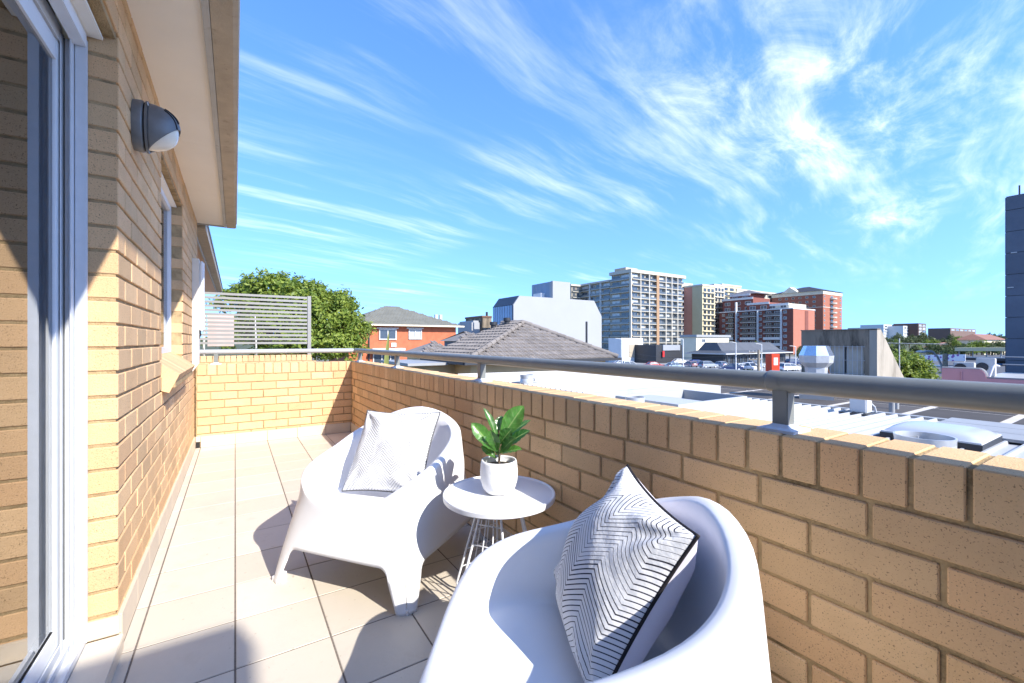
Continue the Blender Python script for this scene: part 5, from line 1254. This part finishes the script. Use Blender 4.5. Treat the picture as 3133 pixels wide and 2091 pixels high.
# ---- exhaust cowl
q = at(1872, 784, 14.0); cw = thing('exhaust_cowl', 'galvanised kitchen exhaust cowl with octagonal flared head', 'exhaust cowl', (q.x, q.y, -0.74))
k = 14.0/F; zc_ = lambda y_: z_at(y_, 14.0)+0.74
link('cowl_head', mesh(*lathe([(21*k, zc_(858)), (22*k, zc_(843)), (32*k, zc_(832)), (33.5*k, zc_(816))], 8), GALV), cw, (0, 0, 0), (0, 0, .4)); link('cowl_top', mesh(*lathe([(33.5*k, zc_(815.9)), (24*k, zc_(794)), (20*k, zc_(794)), (20*k, zc_(815))], 8), mat('bright_galvanised', (0.70, 0.73, 0.77), 0.22, 0.1, 4, metal=0.9)), cw, (0, 0, 0), (0, 0, .4))
link('stack', mesh(*lathe([(21*k, 0), (21*k, zc_(857.5))], 8), GALV), cw, (0, 0, 0), (0, 0, .4)); link('base_flashing', cube(ZINCG), cw, (0, 0, .05), (0, 0, .4), (.9, .9, .2))
tube('stay', cw, [(.25, -.05, zc_(820)), (.95, -.35, 0.02)], 0.014, mat('rusty_steel', (0.28, 0.13, 0.07), 0.8, 0.3, 12), 6, local=True)

# ---- concrete gable
L = 21; p = at(1994, 784, L); X0, Y0 = p.x, p.y; Y1 = y_on(1838, X0); zt = z_at(757, L); X1 = x_on(2068, Y0); zb = z_at(872, L)-0.6
cg = thing('concrete_gable', 'weathered concrete stairhouse with sloping buttress and barred window', 'concrete stairhouse', (X0, Y0, -5))
wa0, wa1, wz0, wz1 = y_on(1981, X0), y_on(1893, X0), z_at(862, L), z_at(795, L)
for nm_, a in (('wall', (X0, X0+.35, Y0, wa0, -5, zt)), ('wall', (X0, X0+.35, wa1, Y1, -5, zt)), ('wall', (X0, X0+.35, wa0, wa1, wz1, zt)), ('wall', (X0, X0+.35, wa0, wa1, -5, wz0))): real_box(nm_, cg, *a, CONC)
CONCL = mat('pale_concrete', (0.36, 0.32, 0.26), 0.9, 0.12, 2, stain=((0.16, 0.14, 0.11), 0.54, 0.8), sscale=0.9, stretch=(1.2, 1.2, .3), bump=.3, bscale=12)
V = [(X0, Y0-.003, -5), (X0, Y0-.003, zt), (X0+.5, Y0-.003, zt), (X1, Y0-.003, zb), (X1, Y0-.003, -5)]; V += [(a, b-.3, c) for a, b, c in V]
poly('buttress', cg, V, [(0, 1, 2, 3, 4), (9, 8, 7, 6, 5)]+[(i, i+5, (i+1) % 5+5, (i+1) % 5) for i in range(5)], CONCL)
box('back_wall', cg, X0+.36, X0+4, Y1-.3, Y1, -5, zt-.4, CONC); box('glazing', cg, X0+.22, X0+.25, wa0, wa1, wz0, wz1, mat('obscure_glass', (0.48, 0.44, 0.36), 0.25, 0.3, 0.8, spec=.7))
box('mullion', cg, X0+.17, X0+.215, (wa0+wa1)/2-.03, (wa0+wa1)/2+.03, wz0, wz1, DARK)
for i in range(9): yq = wa0+.06+(wa1-wa0-.12)*i/8; box('bar', cg, X0-.05, X0-.025, yq-.012, yq+.012, wz0-.05, wz1+.02, ZINC)
for z_ in (wz0+.05, (wz0+wz1)/2, wz1-.03): box('bar', cg, X0-.024, X0-.004, wa0-.05, wa1+.05, z_-.012, z_+.012, ZINC)
box('capping', cg, X0-.04, X0+.4, Y0-.32, Y1+.02, zt+.003, zt+.05, CONC)
# ---- TV aerial
q = at(2063, 784, 26); an_ = thing('tv_aerial', 'thin metal television aerial on a mast beside the concrete stairhouse', 'aerial', (q.x, q.y, -5)); zt = z_at(790, 26); top_ = z_at(777, 26); tube('mast', an_, [(q.x, q.y, -5), (q.x, q.y, top_)], 0.03, ZINC, 6)
A = at(2008, 787, 26.5); B = at(2170, 790, 25); tube('boom', an_, [A, B], 0.02, ZINC, 6)
for i in range(11): c_ = A+(B-A)*(i+.5)/11; tube('element', an_, [c_+Vector((-.3*DX, -.3*DY, 0)), c_+Vector((.3*DX, .3*DY, 0))], 0.008, ZINC, 4)

# ---- right side: green tree, pink shop, dark tower
q = at(2085, 784, 27); bl_ = [((a*27/F)*DY, -(a*27/F)*DX, z_at(y_, 27)+5, r*27/F) for a, y_, r in ((-75, 850, 24), (-62, 835, 22), (-40, 836, 30), (-5, 833, 32), (25, 850, 28), (-20, 868, 34), (22, 872, 28), (0, 885, 34), (42, 868, 16), (-50, 870, 24))]
tree('street_tree', 'dense glossy green tree between the concrete stairhouse and the pink shop', (q.x, q.y, -5), 5.5, bl_, 9000, 0.11, LEAF_A, 11, None, .2)
p = at(2160, 784, 22); X0 = p.x; Yb = p.y; Ya = -14; zt = z_at(845, 22)
PNK = mat('pink_render', (0.52, 0.27, 0.29), 0.8, 0.08, 1, stain=((.40, .2, .22), .58, .6), sscale=1)
pk_ = thing('pink_shop', 'pink rendered shop parapet with curved step and grey capping', 'building', (X0, Yb, -5))
yc = y_on(2245, X0); yd_ = y_on(2262, X0); z2 = zt-.42
prof = [(Yb, zt), (yc, zt)]+[(yc+(yd_-yc)*math.sin(i/8*math.pi/2), zt-(zt-z2)*(1-math.cos(i/8*math.pi/2))) for i in range(1, 9)]+[(Ya, z2)]
V = [(X0, a, b) for a, b in prof]+[(X0, a, -5) for a, b in prof]; n = len(prof); V += [(a+.3, b, c) for a, b, c in V]
poly('parapet', pk_, V, [(i, i+1, n+i+1, n+i) for i in range(n-1)]+[(3*n+i, 3*n+i+1, 2*n+i+1, 2*n+i) for i in range(n-1)]+[(i, 2*n+i, 2*n+i+1, i+1) for i in range(n-1)]+[(0, n, 3*n, 2*n)], PNK)
tube('capping', pk_, [(X0+.1, a, b+.02) for a, b in prof], 0.07, mat('grey_capping', (.22, .22, .23), .7), 6)
box('panel_mould', pk_, X0-.03, X0-.003, Ya, y_on(2275, X0), z2-.75, z2-.68, PNK); tube('conduit', pk_, [(X0-.03, y_on(2206, X0), zt-.1), (X0-.03, y_on(2206, X0), -4)], .02, PNK, 6)
box('roof', pk_, X0+.31, X0+14, Ya, Yb, -5, zt-.75, ZINC)
for (pa, y0_, y1_, lab, f_) in ((2212, 832, 857, 'low white air conditioner outdoor unit on the pink shop', 30), (2262, 822, 863, 'tall white air conditioner outdoor unit on the pink shop', 28)):
    q = at(pa, 784, 24.5); t = thing('air_conditioner', lab, 'air conditioner', (q.x, q.y, zt-.75)); za, zb2 = z_at(y1_, 24.5), z_at(y0_, 24.5); wq = .37 if zb2-za > .8 else .42; real_box('casing', t, q.x-.18, q.x+.18, q.y-wq, q.y+wq, za, zb2, mat('unit_grey_white', (.46, .46, .45), .5, .05, 3), .02)
    nfan = 1 if zb2-za < .8 else 1
    o = link('fan_grille', mesh(*lathe([(0, 0), (.24, 0), (.25, .02)], 24), DARK), t, Vector((q.x-.185, q.y+.12, (za+zb2)/2))-off(t), (0, R(-90), 0)); box('stand', t, q.x-.2, q.x+.2, q.y-.34, q.y+.34, zt-.75, za, ZINCG)
q = at(2270, 784, 21); pp_ = thing('white_vent_pipe', 'white bent vent pipe leaning before the pink shop', 'pipe', (q.x, q.y, -5)); tube('pipe', pp_, [at(2262, 940, 21), at(2264, 878, 21), at(2278, 842, 21), at(2284, 838, 21), at(2292, 841, 21)], 0.05, WHITE, 8)
rl = thing('roof_railing', 'pale metal guard railing on the roof behind the pink shop', 'railing', (X0+3, 3, zt))
multi_tube('rails', rl, [[(X0+4, y_on(2300, X0+4), zt+h), (X0+4, -6, zt+h)] for h in (.15, .55)]+[[(X0+4, yv, zt-.7), (X0+4, yv, zt+.55)] for yv in (4.5, 2.6, .7, -1.2)], 0.03, ZINC)
p = at(2308, 784, 32); X0, Y1 = p.x, p.y; zt = z_at(452, 32)
NAVY = mat('blue_grey_cladding', (0.092, 0.108, 0.140), 0.6, 0.14, .5, rand=.07, stain=((.06, .08, .115), .55, .7), sscale=.4, bump=.4, bscale=6)
dt = thing('dark_tower', 'tall blue-grey clad building at the right with horizontal joints', 'building', (X0, Y1, -5)); real_box('core', dt, X0+.05, X0+20, -12, Y1-.05, -5, zt-.05, DARK)
z_ = -5.0
while z_ < zt: box('cladding_panel', dt, X0, X0+.3, -12, Y1, z_+.015, min(z_+1.55, zt), NAVY); z_ += 1.575
z_ = -5.0
while z_ < zt: box('cladding_panel', dt, X0+.31, X0+20, Y1-.045, Y1+.1, z_+.015, min(z_+1.55, zt), NAVY); z_ += 1.575
q = at(2332, 784, 33); tube('aerial', dt, [(q.x+1, q.y, zt-.1), (q.x+1, q.y, z_at(420, 33))], .05, DARK, 6)
for (pp2, yy2) in ((2326, 580), (2318, 660)): 
    yq = y_on(pp2, X0); zq = z_at(yy2, dep(X0, yq)); box('bracket', dt, X0-.06, X0-.002, yq-.15, yq+.15, zq-.03, zq+.03, ZINC)
# street behind: lamp, flag bunting, canopy, far houses
q = at(2172, 784, 40); t = thing('street_lamp', 'curved grey street lamp leaning over the road', 'street lamp', (q.x, q.y, -5)); tube('pole', t, [at(2172, 930, 40), at(2160, 840, 40), at(2150, 818, 40), at(2138, 807, 40), at(2122, 806, 40)], .09, ZINC, 8); o = at(2112, 808, 40); link('lamp_head', mesh(*lathe([(0, -.12), (.3, -.05), (.36, .05), (.2, .12), (0, .14)], 12), WHITE, True), t, o-off(t))
q = at(2168, 784, 36); t = thing('timber_pole', 'short grey power pole beside the pink shop', 'power pole', (q.x, q.y, -5)); tube('pole', t, [(0, 0, 0), (0, 0, z_at(812, 36)+5)], .18, PW, 8, local=True, taper=[1.1, .9]); tube('crossarm', t, [(-.5, 0, z_at(826, 36)+5), (.5, 0, z_at(826, 36)+5)], .06, PW, 5, local=True)
t = thing('bunting_fence', 'white fence printed with small red and blue dots beside the road', 'fence', at(2150, 850, 75)); A = at(2098, 829, 78); B = at(2215, 829, 70)
m = bpy.data.materials.new('dotted_banner'); m.use_nodes = True; N = m.node_tree.nodes; vo = N.new('ShaderNodeTexVoronoi'); vo.inputs['Scale'].default_value = 1.6; g_ = N.new('ShaderNodeNewGeometry'); m.node_tree.links.new(g_.outputs['Position'], vo.inputs['Vector']); cr_ = N.new('ShaderNodeValToRGB'); cr_.color_ramp.interpolation = 'CONSTANT'; cr_.color_ramp.elements[0].color = (.25, .10, .35, 1); cr_.color_ramp.elements[1].position = .30; cr_.color_ramp.elements[1].color = (.75, .75, .78, 1); m.node_tree.links.new(vo.outputs['Distance'], cr_.inputs[0]); m.node_tree.links.new(cr_.outputs[0], N['Principled BSDF'].inputs['Base Color'])
dv_ = (B-A); nn_ = Vector((dv_.y, -dv_.x, 0)).normalized()*.05; hh = Vector((0, 0, 1.1)); poly('banner', t, [A, B, B+hh, A+hh, A+nn_, B+nn_, B+nn_+hh, A+nn_+hh], [(0, 1, 2, 3), (7, 6, 5, 4), (0, 4, 5, 1), (3, 2, 6, 7), (0, 3, 7, 4), (1, 5, 6, 2)], m); multi_tube('posts', t, [[A+dv_*f-Vector((0, 0, 4)), A+dv_*f+hh] for f in (0.02, .33, .66, .98)], .06, ZINC)
q = at(2255, 784, 110); t = thing('station_canopy', 'long pale yellow canopy in the distance before the trees', 'canopy', (q.x, q.y, -5)); A, B = at(2190, 806, 112), at(2320, 806, 104); dv_ = B-A; nn_ = Vector((-dv_.y, dv_.x, 0)).normalized()*4; h1 = Vector((0, 0, .9)); poly('roof', t, [A, B, B+nn_, A+nn_, A+h1, B+h1, B+nn_+h1, A+nn_+h1], [(0, 1, 5, 4), (4, 5, 6, 7), (3, 2, 1, 0), (1, 2, 6, 5), (0, 4, 7, 3), (2, 3, 7, 6)], YEL); multi_tube('columns', t, [[A+dv_*f+nn_*.5+Vector((0, 0, -4)), A+dv_*f+nn_*.5] for f in (.05, .3, .55, .8)], .15, ZINC)
q = at(2235, 784, 80); t = thing('black_kiosk', 'black flat-roofed kiosk with a blue panel beyond the pink shop', 'kiosk', (q.x, q.y, -5)); xa, xb = q.x-2, q.x+2.2; real_box('wall', t, xa+1.5, xb, q.y-4, q.y-1, -5, z_at(826, 80), DARK); box('roof', t, xa-1.5, xb+2, q.y-5.5, q.y+2, z_at(826, 80)+.003, z_at(820, 80), DARK); box('blue_panel', t, xa+1.3, xa+1.49, q.y-3.6, q.y-1.4, z_at(842, 80), z_at(832, 80), mat('poster_blue', (.12, .3, .6), .5))
for i, (pa, L2, hd, cn, cc_, sv, lab) in enumerate(((2190, 62, .4, 'white', (.75, .76, .77), 1, 'white car on the road behind the pink shop'), (2150, 80, .3, 'bluegrey', (.16, .23, .33), 0, 'blue grey car further along the road by the dotted fence'))): car(pa, L2, z_at(858 if i == 0 else 848, L2)-.6, hd, cn, cc_, sv, lab)
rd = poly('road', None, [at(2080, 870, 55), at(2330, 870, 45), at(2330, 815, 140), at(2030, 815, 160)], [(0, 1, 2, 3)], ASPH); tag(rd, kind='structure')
# far trees and houses on the ridge
hl = []; nx_ = 60
V = []; Fc = []
for i in range(nx_+1):
    pxx = 300+2500*i/nx_; 
    for j, L2 in enumerate((150, 230, 330, 480, 700, 1200)): a, b = ray(pxx); V.append((a*L2, b*L2, (-5.2, -4.0, -1.5, 2.5, 6.0, 6.0)[j]+1.5*math.sin(pxx*.013+j)))
for i in range(nx_):
    for j in range(5): b = i*6+j; Fc.append((b, b+6, b+7, b+1))
tag(poly('hills', None, V, Fc, mat('wooded_ground', (.075, .085, .04), .95, .3, .05), True), kind='structure')
rnd = random.Random(21); k = 0
KT = [('gum_tree', LEAF_C, 'olive green gum tree on the far wooded ridge'), ('ridge_tree', LEAF_B, 'dark green tree on the far wooded ridge'), ('bright_tree', LEAF_A, 'lighter green tree on the far wooded ridge')]
FARC = {}
def far_tree(pxx, L2, ytop, kind, wpx, own=None):
    q = at(pxx, 784, L2); zt_ = z_at(ytop, L2); zb_ = min(zt_-5, z_at(800, L2)); r = wpx*L2/F; h = zt_-zb_
    nm_, mm_, lab = KT[kind]; lab = lab.replace('on the far wooded ridge', 'on the ridge '+('left of the distant white flats' if pxx < 2020 else 'below the distant white flats' if pxx < 2130 else 'between the white flats and long brown building' if pxx < 2180 else 'below the long brown building' if pxx < 2250 else 'around the terracotta roofed house')); t = thing(nm_, own or lab, 'tree', (q.x, q.y, zb_-1.5), rnd.uniform(0, 6.3), None if own else 'trees on the far ridge')
    key = (kind, rnd.randrange(3))
    if key not in FARC: FARC[key] = leaf_cloud([(0, 0, .62, .36), (.3, .1, .5, .28), (-.28, .15, .52, .28), (.05, -.3, .5, .28), (0, .3, .55, .26)], 1500, 0.05, mm_, 60+kind*5+key[1], .9)
    link('crown', FARC[key], t, (0, 0, 1.5), None, (r*1.5, r*1.5, h)); tube('trunk', t, [(0, 0, 0), (0, 0, h*.55+1.5)], .25, BARK, 5, local=True)
for i in range(58):
    pxx = 1935+375*(i+rnd.random())/58; L2 = rnd.choice([190, 230, 280, 330, 400]); lvl = {190: 788, 230: 782, 280: 775, 330: 768, 400: 760}[L2]
    far_tree(pxx, L2, lvl+rnd.uniform(-4, 7), rnd.choice([0, 0, 1, 2]), rnd.uniform(9, 17))
for i in range(16): far_tree(2135+178*(i+rnd.random())/16, rnd.uniform(165, 186), 781+rnd.uniform(-5, 7), rnd.choice([0, 0, 1, 2]), rnd.uniform(10, 17))
for i in range(16): far_tree(1985+320*(i+rnd.random())/16, rnd.uniform(125, 165), 793+rnd.uniform(-5, 6), rnd.choice([0, 1, 2]), rnd.uniform(12, 20))
for pxx, L2, yt, kd, wv, own in ((1632, 170, 772, 2, 10, 'bright tree above the left end of the charcoal shop roof'), (1668, 165, 777, 2, 9, 'small light green tree over the charcoal shop roof ridge'), (1655, 168, 776, 0, 9, 'olive tree between two light green trees over the shop roof'), (1838, 150, 790, 0, 12, 'olive tree between the red brick block and the concrete stairhouse'), (1832, 140, 798, 0, 10, 'lower olive tree at the end of the charcoal shop roof'), (1480, 140, 792, 0, 9, 'olive tree at the foot of the beige tower'), (1735, 200, 782, 2, 7, 'small bright tree at the foot of the stepped red block'), (1078, 120, 762, 1, 6, 'dark tree between the brick flats and the brown building')): far_tree(pxx, L2, yt, kd, wv[0] if isinstance(wv, tuple) else wv, own)
for (pa, pb, yt, L2, m_, lab, nf_, nb_) in ((2027, 2068, 745, 450, WHITE, 'distant white flats with balconies on the ridge', 4, 5), (2072, 2108, 748, 445, WHITE, 'distant long white flats on the ridge', 3, 5), (2106, 2124, 742, 445, mat('dark_brown_clad', (.10, .06, .05), .8), 'distant white and brown flats on the ridge', 4, 2), (1990, 2028, 752, 520, OFFW, 'faint pale buildings at the left end of the ridge', 2, 5), (2180, 2238, 753, 520, mat('brown_hall', (.16, .10, .08), .8), 'long brown building on the ridge skyline', 1, 6)):
    q = at(pa, 784, L2); xa, xb = q.x, x_on(pb, q.y); zt = z_at(yt, L2); t = thing('ridge_building', lab, 'building', (xa, q.y, 0)); real_box('wall', t, xa, xb, q.y, q.y+20, -2, zt, m_)
    tower_block(t, 'x', q.y, xa+1, xb-1, zt-nf_*3.2-.5, zt-.5, nf_, nb_, m_, WHITE if nf_ > 1 else None, .6 if nf_ > 1 else 0, 5, None, .7, .55, WHITE)
for (pa, pb, ye, yr, L2, lab) in ((2258, 2306, 780, 766, 200, 'house with terracotta tiled hip roof among the trees'), (2185, 2215, 797, 786, 190, 'lower house with terracotta roof half hidden in trees')):
    q = at(pa, 784, L2); xa, xb = q.x, x_on(pb, q.y); ze = z_at(ye, L2); t = thing('hill_house', lab, 'house', (xa, q.y, -5)); real_box('wall', t, xa, xb, q.y, q.y+9, -5, ze, CREAM); hip('roof', t, xa, xb, q.y, q.y+9, ze, z_at(yr, L2), mat('terracotta_roof', (.24, .115, .08), .85, .1, .8), 'x', ov=.8); window(t, 'x', q.y-.02, xa+2, xa+4, ze-2.2, ze-.8, WHITE, 1, .12)
# ---- strap-leaved plant tips outside the parapet
q = at(893, 784, 6.2); sp_ = thing('strap_plant', 'tall yellow-green strap leaves rising outside the parapet', 'plant', (q.x+.12, q.y, -0.4))
def strap(A, B, C_, wd):
    V = []; Fc = []; n = 14; A, B, C_ = Vector(A), Vector(B), Vector(C_); sd = Vector((DY, -DX, 0))
    for i in range(n+1):
        t = i/n; pnt = A*(1-t)**2+B*2*t*(1-t)+C_*t*t; w_ = wd*(1-t**2.2)+.001; V += [pnt-sd*w_, pnt+Vector((0, 0.01, 0)), pnt+sd*w_]
    for i in range(n): b = i*3; Fc += [(b, b+3, b+4, b+1), (b+1, b+4, b+5, b+2)]
    o = off(sp_); link('strap_leaf', mesh([v-o for v in V], Fc, PALM, True), sp_)
base = at(885, 900, 6.4)
for (tx, ty, bx, by, wd) in ((893, 756, 884, 830, .045), (940, 842, 915, 845, .02), (965, 850, 935, 838, .018), (912, 848, 900, 850, .02)): strap(base, at(bx, by, 6.4), at(tx, ty, 6.4), wd)
